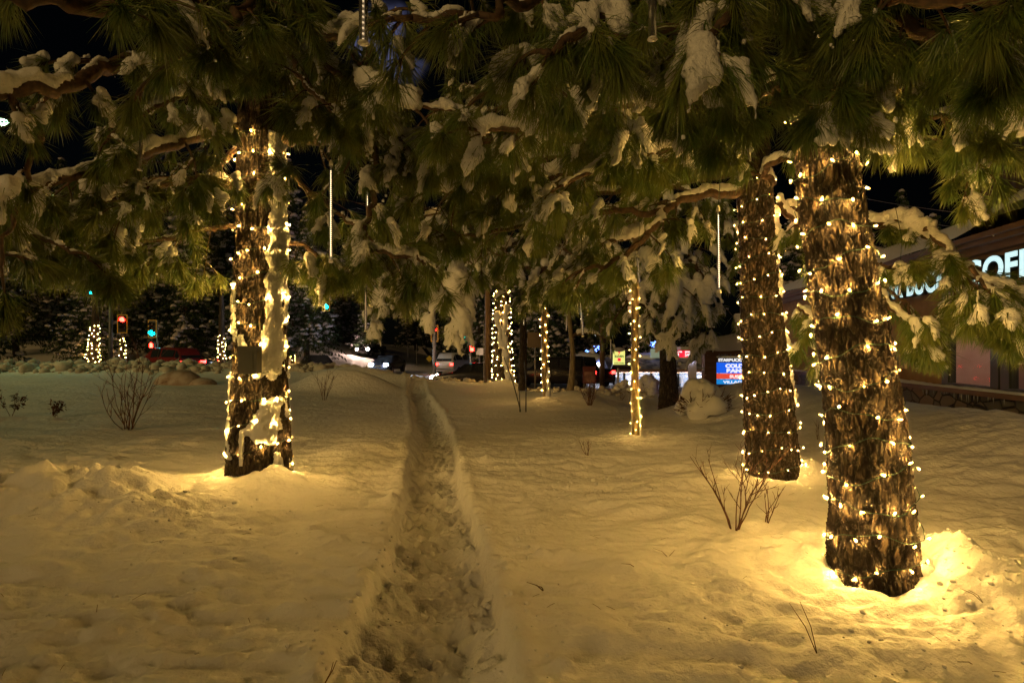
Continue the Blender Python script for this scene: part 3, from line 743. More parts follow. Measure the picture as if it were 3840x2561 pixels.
# --- left pine
LA([(900, 60, 6.1), (620, 190, 4.9), (430, 235, 4.3), (290, 300, 3.9), (150, 345, 3.6), (-120, 360, 3.3)], .07, .03, 12, (.3, .6), 101, .95, lsnow=.085, vox=.02, snow=.7, tmin=.35)
LA([(890, 460, 6.1), (700, 530, 5.6), (560, 575, 5.2), (300, 650, 4.7), (60, 720, 4.3), (-120, 760, 4.1)], .055, .02, 17, (.35, .8), 102, lsnow=.07, snow=.43)
LA([(890, 700, 6.1), (700, 660, 5.6), (450, 740, 5.2), (200, 800, 4.9), (-60, 840, 4.6)], .045, .015, 17, (.35, .8), 103, lsnow=.045, snow=.47)
LA([(890, 560, 6.2), (720, 720, 5.9), (600, 800, 5.6), (420, 850, 5.4)], .035, .012, 12, (.3, .6), 104, lsnow=.03, snow=.47)
LA([(160, 380, 3.9), (110, 600, 3.9), (50, 800, 3.8), (10, 1000, 3.7)], .022, .012, 5, (.25, .4), 105, lsnow=0, snow=.4)
LA([(1070, 520, 6.1), (1250, 530, 5.8), (1390, 545, 5.6), (1500, 515, 5.4), (1680, 520, 5.3), (1820, 600, 5.2)], .06, .02, 20, (.35, .8), 106, lsnow=.10, snow=.6, tmin=.2)
LA([(1070, 330, 6.1), (1180, 330, 5.7), (1300, 400, 5.4), (1420, 470, 5.2), (1490, 505, 5.1)], .045, .02, 10, (.3, .6), 107, lsnow=.10, snow=.47)
LA([(1400, 180, 4.4), (1375, 260, 4.5), (1345, 370, 4.6), (1330, 420, 4.6)], .03, .022, 2, (.2, .3), 108, lsnow=.03, snow=.4)
LA([(1415, 540, 5.3), (1405, 680, 5.2), (1395, 800, 5.2), (1360, 900, 5.1)], .035, .02, 3, (.3, .4), 109, lsnow=.02, snow=.6, tmin=.5)
LA([(1070, 640, 6.2), (1200, 740, 5.9), (1300, 820, 5.7), (1370, 870, 5.6)], .03, .012, 10, (.35, .7), 110, lsnow=.03, snow=.47)
LA([(1350, 930, 5.2), (1450, 950, 5.2), (1560, 970, 5.2), (1620, 1010, 5.2)], .025, .01, 8, (.3, .5), 111, lsnow=.075, snow=.47)
LA([(960, -250, 6.0), (800, -60, 3.8), (560, 0, 3.0), (300, 20, 2.6), (20, -20, 2.4), (-250, -60, 2.3)], .06, .02, 22, (.3, .6), 112, 1.1, nn=210, lsnow=.0, snow=.05, vox=.02)
LA([(980, -200, 6.0), (950, -40, 4.2), (900, 60, 3.6), (760, 160, 3.2), (600, 230, 3.1)], .04, .015, 16, (.3, .6), 113, 1.05, nn=200, lsnow=0, snow=.05)
LA([(1000, -100, 6), (1060, 60, 5.0), (1180, 130, 4.6), (1330, 120, 4.3), (1440, 60, 4.2)], .05, .02, 13, (.3, .6), 114, lsnow=.08, snow=.5)
LA([(1030, 60, 6), (1080, 200, 5.0), (1150, 330, 4.6), (1230, 400, 4.4)], .035, .012, 13, (.3, .6), 115, lsnow=.02, snow=.35, nn=180)
LA([(900, 380, 6.2), (700, 360, 5.3), (520, 430, 5.0), (400, 520, 4.8)], .035, .012, 13, (.3, .6), 116, lsnow=.075, snow=.43)
LA([(880, 850, 6.3), (740, 860, 6.2), (560, 900, 6.0), (380, 930, 5.8), (200, 950, 5.6)], .03, .01, 14, (.3, .6), 117, lsnow=.02, snow=.35)
LA([(1060, 900, 6.4), (1150, 930, 6.4), (1240, 980, 6.4), (1300, 1010, 6.4)], .03, .01, 8, (.3, .5), 118, lsnow=.02, snow=.3)
LA([(-60, 700, 4.6), (60, 820, 4.4), (180, 900, 4.3), (330, 960, 4.3)], .02, .01, 8, (.3, .5), 119, lsnow=.02, snow=.3)
# --- middle canopy, carried by the pine with the snow strip
LB([(2850, 150, 6.3), (2550, 180, 5.3), (2300, 220, 4.7), (2050, 260, 4.3), (1850, 330, 4.1)], .06, .02, 20, (.35, .8), 201, 1.05, lsnow=.06, snow=.47)
LB([(2840, 400, 6.2), (2550, 400, 5.6), (2250, 430, 5.2), (1950, 500, 5.0), (1720, 560, 4.9)], .055, .018, 22, (.35, .85), 202, lsnow=.06, snow=.47)
LB([(2830, 560, 6.2), (2500, 600, 6.0), (2200, 640, 5.8), (1900, 690, 5.6), (1650, 720, 5.5)], .05, .015, 22, (.35, .85), 203, lsnow=.075, snow=.47)
LB([(2790, 722, 6.2), (2640, 735, 6.0), (2500, 790, 5.8), (2420, 890, 5.6), (2310, 975, 5.4), (2200, 1010, 5.4)], .05, .018, 9, (.3, .6), 204, lsnow=.05, snow=.6, tmin=.3)
LB([(2500, 790, 5.8), (2250, 800, 6.0), (2000, 850, 6.0), (1750, 880, 6.0), (1560, 900, 6.0)], .035, .012, 20, (.35, .8), 205, lsnow=.04, snow=.47)
LB([(2900, -100, 6), (2500, -40, 4.4), (2150, 20, 3.6), (1850, 60, 3.2), (1550, 60, 3.0)], .06, .02, 22, (.3, .7), 206, 1.05, nn=190, lsnow=.075, snow=.45)
LB([(1900, 180, 3.7), (1980, 260, 3.4), (2060, 330, 3.3)], .02, .01, 5, (.2, .4), 207, 1.1, nn=230, lsnow=.0, snow=.8)
LB([(2850, 300, 6.5), (2600, 330, 6.4), (2350, 330, 6.4), (2050, 380, 6.4), (1750, 420, 6.4), (1520, 380, 6.3)], .05, .015, 24, (.4, .9), 208, lsnow=.075, snow=.43)
LB([(2860, 200, 7.4), (2500, 240, 7.4), (2100, 300, 7.4), (1750, 330, 7.4)], .05, .015, 24, (.4, .9), 209, lsnow=.04, snow=.6, vox=.025)
LB([(2800, 650, 7.6), (2400, 700, 7.8), (2000, 760, 7.8), (1600, 800, 7.8)], .05, .015, 26, (.4, 1.0), 210, lsnow=.06, snow=.55, vox=.025)
LB([(2830, 480, 7.2), (2450, 540, 7.6), (2050, 600, 7.8), (1700, 640, 7.8)], .05, .015, 26, (.4, 1.0), 211, lsnow=.06, snow=.55, vox=.025)
LB([(2400, 880, 6.6), (2250, 930, 6.6), (2150, 1000, 6.6), (2050, 1060, 6.6)], .025, .01, 9, (.3, .6), 212, lsnow=.075, snow=.47)
LB([(2900, 690, 6.0), (2870, 640, 5.9), (2930, 600, 5.7)], .035, .03, 1, (.1, .2), 213, lsnow=.07, snow=.47)
LB([(2920, 760, 6.3), (3010, 880, 6.3), (3060, 960, 6.4), (3120, 1010, 6.5)], .035, .02, 7, (.3, .6), 214, lsnow=.075, snow=.47)
# right-hand snowy branch reaching towards the coffee house sign
LB([(2960, 780, 6.4), (3200, 820, 5.9), (3380, 840, 5.5), (3500, 880, 5.2), (3600, 1010, 5.0), (3700, 1110, 4.8), (3900, 1270, 4.6)], .035, .012, 12, (.2, .4), 215, lsnow=.06, snow=.5, tmin=.62, capamt=.8)
LB([(3500, 890, 5.3), (3560, 950, 5.2), (3600, 1060, 5.1), (3620, 1140, 5.0)], .016, .008, 4, (.15, .3), 216, lsnow=.05, snow=.8)
LB([(3640, 1000, 4.7), (3740, 1120, 4.6), (3840, 1220, 4.5)], .02, .008, 7, (.2, .4), 217, lsnow=.03, snow=.5)
LB([(3250, 1060, 5.2), (3320, 1130, 5.1), (3390, 1200, 5.1), (3440, 1270, 5.1)], .02, .008, 5, (.2, .3), 218, lsnow=.04, snow=.47)
LB([(2990, 1150, 6.6), (3040, 1200, 6.6), (3060, 1320, 6.6)], .02, .008, 4, (.2, .3), 219, lsnow=.03, snow=.5)
# --- overhead, carried by the biggest pine
LC([(3040, 100, 3.7), (2850, 60, 3.1), (2650, 80, 2.8), (2450, 140, 2.6), (2280, 150, 2.5)], .045, .016, 17, (.25, .5), 301, .95, nn=200, lsnow=.04, snow=.35)
LC([(3050, 300, 3.6), (2900, 330, 3.2), (2750, 400, 3.0), (2630, 420, 2.9)], .04, .014, 14, (.25, .5), 302, .95, nn=190, lsnow=.02, snow=.3)
LC([(3080, 150, 3.6), (3120, 230, 3.1), (3170, 330, 3.0), (3100, 400, 2.95)], .035, .012, 10, (.2, .4), 303, .9, nn=200, lsnow=0, snow=.15)
LC([(3120, 0, 3.7), (3350, 80, 3.1), (3600, 180, 2.8), (3850, 260, 2.6)], .045, .014, 18, (.25, .5), 304, 1.0, nn=210, lsnow=0, snow=.12)
LC([(3080, -250, 3.7), (3300, -60, 2.8), (3600, 0, 2.5), (3900, 60, 2.3)], .045, .014, 17, (.25, .5), 305, 1.0, nn=210, lsnow=0, snow=.08)
LC([(3150, 250, 3.7), (3350, 330, 3.6), (3520, 430, 3.5), (3700, 480, 3.4)], .03, .012, 13, (.25, .5), 306, .9, nn=170, lsnow=.02, snow=.3)
LC([(3350, 330, 4.3), (3480, 520, 4.3), (3600, 620, 4.3), (3640, 700, 4.3)], .02, .009, 6, (.2, .4), 307, .9, lsnow=.04, snow=.43)
LC([(3600, 350, 4.5), (3760, 400, 4.4), (3880, 480, 4.3)], .02, .01, 6, (.2, .4), 308, .9, lsnow=.03, snow=.5)
LC([(2980, -300, 3.7), (2800, -100, 3.0), (2650, -20, 2.7)], .04, .014, 11, (.25, .5), 309, .95, nn=200, lsnow=0, snow=.1)

LB([(2950, -250, 5.5), (2300, -150, 3.2), (1950, 20, 2.5), (1800, 60, 2.3)], .04, .014, 8, (.2, .4), 221, tuft=1.1, nn=200, lsnow=.0, snow=.6, tmin=.5, capamt=.8)
LB([(2400, -60, 3.2), (2250, 60, 2.6), (2120, 160, 2.4), (2020, 200, 2.4)], .03, .012, 7, (.2, .35), 222, tuft=1.15, nn=200, lsnow=.05, snow=.6, capamt=.85)
LC([(2900, -200, 3.2), (2750, 20, 2.6), (2680, 140, 2.4), (2640, 240, 2.3)], .03, .012, 7, (.2, .35), 310, tuft=1.1, nn=200, lsnow=.0, snow=.5, capamt=1.05)
LA([(1050, 150, 6), (1250, 250, 4.6), (1400, 340, 4.2), (1550, 420, 4.0)], .03, .012, 9, (.3, .5), 120, lsnow=.09, snow=.52)
LB([(2700, 250, 5.2), (2300, 420, 4.2), (2000, 480, 4.0), (1750, 500, 3.9)], .035, .012, 13, (.25, .5), 223, tuft=1.15, lsnow=.07, snow=.5)
LB([(2750, 500, 5.6), (2500, 560, 4.8), (2300, 620, 4.6), (2100, 700, 4.5)], .03, .012, 12, (.25, .5), 224, tuft=1.15, lsnow=.06, snow=.47)
LB([(3240, 960, 5.4), (3300, 990, 5.2), (3350, 1000, 5.1), (3385, 1020, 5.1)], .015, .007, 4, (.12, .22), 225, tuft=.9, lsnow=.04, snow=.4)
LB([(3600, 1020, 5.0), (3700, 1060, 4.9), (3790, 1110, 4.8), (3900, 1160, 4.6)], .018, .008, 4, (.18, .3), 226, tuft=.95, lsnow=.05, snow=.5, tmin=.35)
LB([(3240, 840, 5.8), (3330, 850, 5.6), (3430, 880, 5.4), (3500, 920, 5.3)], .02, .01, 3, (.08, .12), 227, tuft=.8, lsnow=.08, snow=.5, tmin=.3)
LB([(3290, 1040, 5.2), (3360, 1120, 5.1), (3440, 1220, 5.1), (3490, 1300, 5.1)], .016, .008, 7, (.15, .28), 228, tuft=.95, lsnow=.03, snow=.5, tmin=.3)
LB([(3560, 1080, 5.0), (3620, 1150, 4.9), (3740, 1200, 4.8)], .014, .008, 8, (.15, .3), 230, tuft=.95, lsnow=.03, snow=.4, tmin=.1)

# ------------------------------------------------------------------ other trees of the park
TH = Trunk([(1530, 2476, 2556), (1450, 2480, 2550), (1300, 2484, 2545), (1000, 2495, 2537), (500, 2505, 2527), (0, 2508, 2520)], 15.3, 1, 63)
rH = tree_root(TH, 'dark unlit fir with drooping snow pads, standing before the red price sign', group='park firs', name='fir_tree')
TH.build(rH, M['bark'], 80, .05, top=9)
TI = Trunk([(1450, 1943, 1976), (1200, 1950, 1974), (900, 1954, 1972), (500, 1956, 1968)], 20.5, 1, 73)
rI = tree_root(TI, 'dark unlit fir heavy with snow pads, standing behind the three thin stalks', group='park firs', name='fir_tree')
TI.build(rI, M['bark'], 50, .08, top=9)
TF = Trunk([(1470, 2126, 2156), (1400, 2138, 2160), (1320, 2142, 2161), (1240, 2134, 2152), (1150, 2122, 2138), (1000, 2114, 2126), (800, 2110, 2118)], 19.5, .12, 83)
rF = tree_root(TF, 'bare pale trunk curving at its foot, without any lights', name='slender_tree')
TF.build(rF, M['palebark'], 20, .08)
limb(rF, [(2146, 1260, 19.5), (2190, 1250, 19), (2260, 1262, 18.6)], .06, .02, 4, (.5, 1.0), 500, 1.2, nn=14, snow=.2, lsnow=.09, vox=.04)
def LX(r, pts, ntw, seed, **k):
    d = dict(tuft=1.7, nn=80, snow=.7, lsnow=.12, vox=.045, droop=.9, spread=30, tl=(.6, 1.4)); d.update(k)
    return limb(r, pts, d.pop('r0', .07), d.pop('r1', .02), ntw, d.pop('tl'), seed, **d)
LX(rH, [(2515, 900, 15.3), (2450, 960, 14.2), (2390, 1040, 13.6), (2340, 1150, 13.3)], 20, 401)
LX(rH, [(2520, 950, 15.3), (2540, 1040, 13.4), (2530, 1120, 12.8), (2510, 1190, 12.6)], 10, 402, capamt=1.3, snow=.95, lsnow=.18, tmin=.3)
LX(rH, [(2525, 900, 15.3), (2600, 980, 14.3), (2640, 1080, 14.0), (2660, 1170, 13.8)], 18, 403, capamt=1.4, snow=.8)
LX(rH, [(2520, 700, 15.3), (2640, 740, 14.5), (2720, 820, 14.2), (2740, 900, 14)], 20, 404, snow=.35)
LX(rH, [(2510, 750, 15.3), (2400, 790, 14.5), (2300, 880, 14.2), (2200, 960, 14)], 22, 405)
LX(rH, [(2510, 1000, 15.4), (2440, 1040, 15), (2350, 1080, 14.6), (2290, 1120, 14.4)], 14, 406, snow=.5)
LX(rI, [(1962, 900, 20.5), (1880, 930, 16), (1780, 930, 13), (1690, 950, 11.5), (1640, 990, 11)], 20, 411, snow=.75, tuft=1.3)
LX(rI, [(1730, 950, 12.4), (1710, 1030, 11.6), (1700, 1100, 11), (1690, 1180, 10.8)], 4, 412, tl=(.3, .6), tuft=1.5, capamt=1.7, snow=1, lsnow=.22, r0=.05, vox=.04, tmin=.3)
LX(rI, [(1760, 960, 13), (1700, 1040, 11.8), (1640, 1090, 11.5), (1615, 1160, 11.3)], 4, 413, tl=(.3, .6), tuft=1.4, capamt=1.5, snow=1, lsnow=.19, r0=.04, vox=.04, tmin=.3)
LX(rI, [(1960, 1000, 20.5), (1780, 1020, 18), (1600, 1040, 16), (1480, 1060, 14.5), (1400, 1120, 14)], 24, 414, snow=.7, tuft=1.4, capamt=1.1, tl=(.4, .9))
LX(rI, [(1600, 1060, 16), (1520, 1120, 15), (1440, 1160, 14.5), (1400, 1210, 14.2)], 9, 415, snow=.8, capamt=1.2, tuft=1.3, tl=(.3, .7))
LX(rI, [(1970, 850, 20.5), (2060, 900, 18), (2150, 960, 17), (2250, 1050, 16.5)], 24, 417, snow=.75)
LX(rI, [(1970, 1000, 20.5), (2060, 1040, 19), (2150, 1080, 18.5), (2250, 1110, 18)], 18, 418, snow=.6, tl=(.5, 1.0))
LX(rG, [(1880, 960, 23.6), (1980, 980, 21), (2080, 1010, 20), (2200, 1040, 19.5)], 20, 421, snow=.55, tl=(.5, .9))
LX(rG, [(1880, 900, 23.6), (1790, 950, 21), (1740, 980, 20), (1700, 1030, 20)], 14, 422, snow=.5, tl=(.5, 1.0), tmin=.3)
LX(rG, [(1885, 700, 23.6), (1980, 760, 19), (2100, 820, 17), (2250, 900, 16)], 28, 423, snow=.8)
LX(rG, [(1880, 750, 23.6), (1750, 800, 19), (1600, 850, 17), (1450, 920, 16)], 28, 424, snow=.8)
LX(rE, [(2045, 1000, 15.6), (2000, 1060, 14.5), (1990, 1100, 14)], 9, 425, tuft=1.3, snow=.6)
LX(rD, [(2390, 930, 9.1), (2420, 960, 8.6), (2460, 1020, 8.3)], 4, 426, tuft=1.0, snow=.8, tl=(.2, .4), lsnow=.09, vox=.025, r0=.03, r1=.01)

# far dark firs beyond the street: crown of hanging sprays with snow pads
def fir_meshes(seed, H=15.0, Rm=3.4):
    R = np.random.RandomState(seed); V = []; Q = []; sn = MB(); n = 0
    Vi, Ti = ICO[1]; z = 1.6
    while z < H-.3:
        k = (1-z/H)**.8; rm = Rm*k*R.uniform(.85, 1.1)
        for b in range(int(5+5*k)):
            a = R.uniform(0, 2*math.pi); L = rm*R.uniform(.7, 1.1); d = np.array([math.cos(a), math.sin(a), 0]); sd = np.array([-d[1], d[0], 0])
            for t in np.arange(.2, 1.01, .16/max(L, .6)*1.6):
                c = d*L*t+np.array([0, 0, z-.55*L*t*t*.6+R.randn()*.05])
                for s in range(7):
                    o = c+sd*R.uniform(-.42, .42)*(1.1-t*.6)+np.array([0, 0, R.uniform(-.12, .08)])
                    e = d*R.uniform(-.05, .28)+sd*R.uniform(-.2, .2)+np.array([0, 0, -R.uniform(.12, .42)])
                    w = np.cross(e, R.randn(3)); w = w/np.linalg.norm(w)*R.uniform(.02, .05)
                    V += [o-w*.6, o+w*.6, o+e*.6+w, o+e*.6-w]; Q.append((n, n+1, n+2, n+3)); n += 4
                if R.rand() < .26:
                    rr = R.uniform(.08, .30); sc = np.array([1, 1, .55])
                    dv = Vi*rr*sc; dv[:, 2] -= .6*(np.abs(Vi@sd))**2*rr
                    sn.add(dv*(1+.25*R.randn(len(Vi), 1)*.5)+c+np.array([0, 0, .10]), (), Ti)
        z += .38*(1.1-.3*k)
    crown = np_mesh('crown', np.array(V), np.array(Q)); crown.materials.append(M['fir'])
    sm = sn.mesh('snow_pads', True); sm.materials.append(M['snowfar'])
    tr = MB().tube([(0, 0, -.5), (0, 0, 3), (.05, 0, H*.8)], [.26, .2, .04], 9).mesh('trunk', True); tr.materials.append(M['bark'])
    return crown, sm, tr
FIR = [fir_meshes(k, H) for k, H in ((1, 15.), (2, 17.), (3, 13.))]
FIRS = [(60, 55, 0, 1.0), (-120, 44, 1, 1.1), (230, 60, 1, 1.2), (420, 52, 2, 1.2), (560, 58, 0, 1.25), (700, 52, 1, 1.1), (850, 56, 0, 1.2), (960, 50, 2, 1.15), (1080, 60, 1, 1.2),
        (1150, 52, 0, 1.0), (1290, 70, 1, .75), (1380, 62, 2, .6), (1560, 95, 1, 1.1), (1700, 75, 0, .9), (1800, 60, 1, 1.0), (1920, 62, 2, 1.1), (2060, 60, 0, 1.15), (2170, 66, 1, 1.1),
        (2420, 80, 0, 1.1), (2600, 85, 2, 1.0), (2980, 44, 1, .9), (3220, 40, 0, 1.0), (3380, 46, 1, 1.0), (3500, 36, 2, .9), (320, 46, 2, .8), (3060, 60, 1, 1.0), (780, 66, 1, 1.3), (150, 68, 0, 1.4), (480, 70, 1, 1.4), (1000, 72, 0, 1.4)]
for i, (px, Y, v, s) in enumerate(FIRS):
    x = (px-CX)/F*Y; a = Euler((0, 0, i*2.1)); sc = (s*1.15, s*1.15, s)
    t = thing('fir_tree', (x, Y, gz(x, Y)-.1), 'dark snow flecked fir in the wood beyond the street', 'tree', 'firs beyond the street', i*2.1)
    t.scale = sc
    for nm, me in zip(('crown', 'snow_pads', 'trunk'), FIR[v]):
        o = link(nm, me, None, t)
        if nm == 'snow_pads': o['kind'] = 'stuff'

# wrapped trunks in the park across the street
FARW = [([(1352, 292, 352), (1300, 305, 350), (1260, 312, 348), (1215, 318, 350), (1100, 322, 345)], 44, 'far lit trunk with a flared leaning base, beyond the ploughed bank', 41),
        ([(1356, 424, 448), (1300, 428, 448), (1265, 430, 448), (1100, 432, 444)], 44, 'thin far lit trunk just beside the dark signal pole', 42),
        ([(1360, 800, 832), (1300, 800, 828), (1255, 802, 828), (1100, 806, 822)], 42, 'far lit trunk close beside the thick pine with the grey box', 43),
        ([(1345, 1078, 1092), (1285, 1080, 1092), (1200, 1082, 1090)], 52, 'small far lit trunk past the thick pine, over the pinkish headlight', 44)]
for rows, Y, lab, sd in FARW:
    T = Trunk(rows, Y, .12, sd, bury=1.5); r = thing('park_tree', (float(T.c(rows[0][0])[0]), Y, float(T.t[1, 0])-.3), lab.replace('lit trunk', 'bare tree trunk under lights'), 'tree', 'park trees across the street')
    T.build(r, M['bark'], 18, .25)
    string_lights(T, float(T.t[1, 0])-.3, float(T.t[-2, 0]), .30, .34, lab.replace('lit trunk', 'warm string lights on a trunk'), 'string lights across the street', .024, sd, True, jit=1.5, wr=.005)

# ------------------------------------------------------------------ shrubs, stalks, twigs
def shrub(px, py, hpx, wpx, n, label, seed, name='bare_shrub', m='shrub', th=.006, br=3, group='bare shrubs in the snow', lean=0, leaves=0, top=None):
    x, Y, z = ground_at(px, py); R = np.random.RandomState(seed); s = MB(); k = Y/F; H = hpx*k; W = wpx*k*.5
    root = thing(name, (x, Y, z-.03), label, 'shrub', group); lv = MB()
    def stem(o, d, L, r, lvl):
        p = [o]; d = d/np.linalg.norm(d); m_ = 7
        for q in range(m_):
            d = d+R.randn(3)*.10+np.array([0, 0, .06]); d /= np.linalg.norm(d); p.append(p[-1]+d*L/m_)
        s.tube(p, np.linspace(r, r*.45, m_+1), 5, True)
        for q in range(R.randint(2, 4+lvl) if lvl else 0):
            i = R.randint(2, m_+1); stem(p[i], d+R.randn(3)*np.array([.55, .55, .3]), L*R.uniform(.25, .5), r*.6, lvl-1)
        if leaves and lvl < 2:
            for q in range(leaves):
                c = p[-1]+R.randn(3)*.03; u = R.randn(3)*.03; v = R.randn(3)*.02; lv.add([c, c+u, c+u+v, c+v], [(0, 1, 2, 3)])
    for i in range(n):
        a = R.uniform(0, 2*math.pi); f = R.uniform(.1, 1) if n > 3 else R.uniform(0, .4)
        d = np.array([math.cos(a)*f*W/H+lean, math.sin(a)*f*W/H, 1.0]); stem(np.array([math.cos(a), math.sin(a), 0])*.08*W, d, H*R.uniform(.7, 1.05), th, br-1)
    s.obj('stems', M[m], root, True)
    if lv.V: lv.obj('dead_leaves', M['deadleaf'], root)
    return root
shrub(480, 1610, 250, 330, 16, 'largest bare shrub, a fan of reddish twigs in the lawn before the street', 1, th=.009)
shrub(40, 1560, 100, 90, 3, 'spindly little shrub with dead leaves at the edge of the lawn', 2, leaves=3, th=.006)
shrub(205, 1565, 60, 110, 2, 'low bent twig with a clump of dead leaves, beside the largest bare shrub', 3, leaves=4, th=.006, lean=.6)
shrub(2212, 1520, 85, 120, 16, 'round bare shrub beyond the slender lit trunks', 4, th=.010)
shrub(2205, 1705, 75, 110, 5, 'sparse twigs poking out of the snow before the nearer slender lit trunk', 5, th=.005, br=2)
shrub(2755, 1985, 320, 260, 9, 'tall bare shrub arching in front of the lit pine with the long snow strip', 6, th=.006, leaves=0)
shrub(2872, 1960, 150, 130, 4, 'small forked bare shrub at the foot of the lit pine with the long snow strip', 7, th=.005, br=2)
shrub(2330, 1500, 30, 60, 5, 'tiny tuft of twigs under the slender lit trunks', 8, th=.008, br=2)
shrub(1215, 1500, 120, 150, 6, 'half buried shrub behind the thick pine with the grey box', 9, th=.010, br=2)
shrub(3070, 1650, 70, 90, 3, 'faint low twigs between the two big lit pines', 10, th=.004, br=2)
def stakes():
    x, Y, z = ground_at(1950, 1545); root = thing('plant_stalk', (x, Y, z-.05), 'three thin dark stalks standing together in the snow, one leaning', 'plant')
    for pts in ([(1955, 1550), (1925, 1440), (1890, 1340)], [(1950, 1548), (1948, 1480), (1944, 1432)], [(1972, 1552), (1972, 1440), (1966, 1350)]):
        p = catmull([P(a, b, Y) for a, b in pts], 5); p[0][2] -= .1
        MB().tube(p-np.array(root.location), np.linspace(.016, .009, len(p)), 6).obj('stalk', M['metal'], root, True)
stakes()
def dry(px, py, ends, label, r=.0016):
    x, Y, z = ground_at(px, py); root = thing('pine_needle_sprig', (x, Y, z-.01), label, 'pine needles', 'fallen pine needles in the snow')
    s = MB()
    for ex, ey in ends:
        e = P(ex, ey, Y)-np.array(root.location); s.tube([(0, 0, 0), e*.5+np.array([.01, 0, .01]), e], [r, r, r*.5], 4)
    s.obj('needle_stems', M['drygrass'], root, True)
dry(3065, 2450, [(2960, 2260), (3000, 2255)], 'two long dry needles sticking up from the snow before the biggest pine', .0018)
dry(1215, 2560, [(1250, 2480), (1262, 2475)], 'short dry needles on the edge of the trodden track', .0018)
dry(3690, 2258, [(3600, 2205), (3630, 2210)], 'fallen needle pair on the snow beyond the crumbly heap', .0016)
dry(2505, 2085, [(2450, 2055), (2530, 2062)], 'thin dry needles lying on the snow between the track and the big pines', .0016)
dry(2040, 2215, [(1975, 2182), (2010, 2195)], 'curled dry needle close to the edge of the track', .003)
dry(2385, 2125, [(2330, 2112)], 'single tiny needle on the open snow', .002)
dry(3660, 2490, [(3590, 2480)], 'single fallen needle lowest on the bright snow', .002)

def snow_lump_bush(px, py, wpx, hpx, label, seed, twigs=60):
    x, Y, z = ground_at(px, py); root = thing('snow_covered_bush', (x, Y, z), label, 'bush', 'bushes buried in snow'); R = np.random.RandomState(seed)
    k = Y/F; W = wpx*k*.5; H = hpx*k; s = MB(); V, T = ICO[2]; L = np.array(root.location)
    for i in range(16):
        a = R.uniform(0, 6.28); f = R.uniform(.1, .75); c = np.array([math.cos(a)*f*W, math.sin(a)*f*W*.8, H*R.uniform(.15, .62)*(1.2-f*.6)])
        s.add(V*R.uniform(.3, .5)*min(W, H)*np.array([1, 1, .85])+c+L, (), T)
    s.add(V*np.array([W*.7, W*.6, H*.5])+L+np.array([0, 0, H*.46]), (), T)
    me = snow_remesh(s, 'snow_cap', root, .05, .07, .25); link('snow_cap', me, None, root)
    t = MB()
    for i in range(twigs):
        a = R.uniform(math.pi, 2*math.pi); e = R.uniform(0, .8); d = np.array([math.cos(a), math.sin(a), e]); o = d*np.array([W*.72, W*.6, H*.5]); u = R.randn(3)*.03
        t.tube([o, o+d*.12+u, o+d*.16+u*2], [.006, .005, .003], 4)
    t.obj('twigs', M['shrub'], root, True)
snow_lump_bush(2630, 1545, 210, 130, 'large dome of snow over a tangled bush in front of the shopping sign', 1, 120)
snow_lump_bush(2430, 1475, 120, 70, 'smaller snow buried bush behind the nearer slender lit trunk', 2, 60)
snow_lump_bush(2340, 1470, 70, 50, 'lowest snow buried bush below the yellow shop sign', 3, 60)
def boulder():
    x, Y, z = ground_at(670, 1440); root = thing('boulder', (x, Y, z), 'low boulder with a soft snow cover in painted brown shade on the lawn behind the largest shrub', 'boulder')
    k = Y/F; s = MB(); V, T = ICO[3]; s.add(V*np.array([85*k, 60*k, 52*k])+np.array([0, 0, .02]), (), T); s.add(V*np.array([60*k, 45*k, 24*k])+np.array([80*k, 0, .0]), (), T)
    v = s.V[0]; s.V[0] = v*(1+.08*fbm(v[:, 0]*2, v[:, 1]*2, v[:, 2]*2, 3)[:, None])
    s.obj('rock', mat('shaded_snowy_rock', (.30, .22, .17), .8, noise=(3, (.5, .44, .4), 3, (1, 1, 1)), bump=(20, .01, 4)), root, True)  # snow lying in shade, its brown grey dimness painted into the colour
boulder()

# grey electrical box strapped to the left pine
def ebox():
    Y = 5.80; a = P(900, 1400, Y); b = P(964, 1300, Y); root = thing('electrical_box', ((a[0]+b[0])/2, Y, a[2]), 'grey outdoor electrical box fixed to the thick lit pine', 'electrical box')
    w = b[0]-a[0]; h = b[2]-a[2]
    MB().box(-w/2, 0, 0, w/2, .12, h).obj('back_box', M['plastic'], root)
    s = MB(); s.box(-w/2-.006, -.035, -.006, w/2+.006, -.002, h+.006); s.obj('cover', M['plastic'], root)
    s = MB(); s.box(-w/2+.05, -.043, h*.12, w/2-.03, -.036, h*.83); s.box(-w/2+.055, -.050, h*.77, w/2-.035, -.0435, h*.83); s.obj('cover_ridge', M['plastic'], root)
    MB().tube([(0, .05, 0), (0, .05, -.04), (.01, .05, -.10)], .012, 8).obj('conduit', M['plastic'], root, True)
    root.rotation_euler = (0, 0, .06)
ebox()

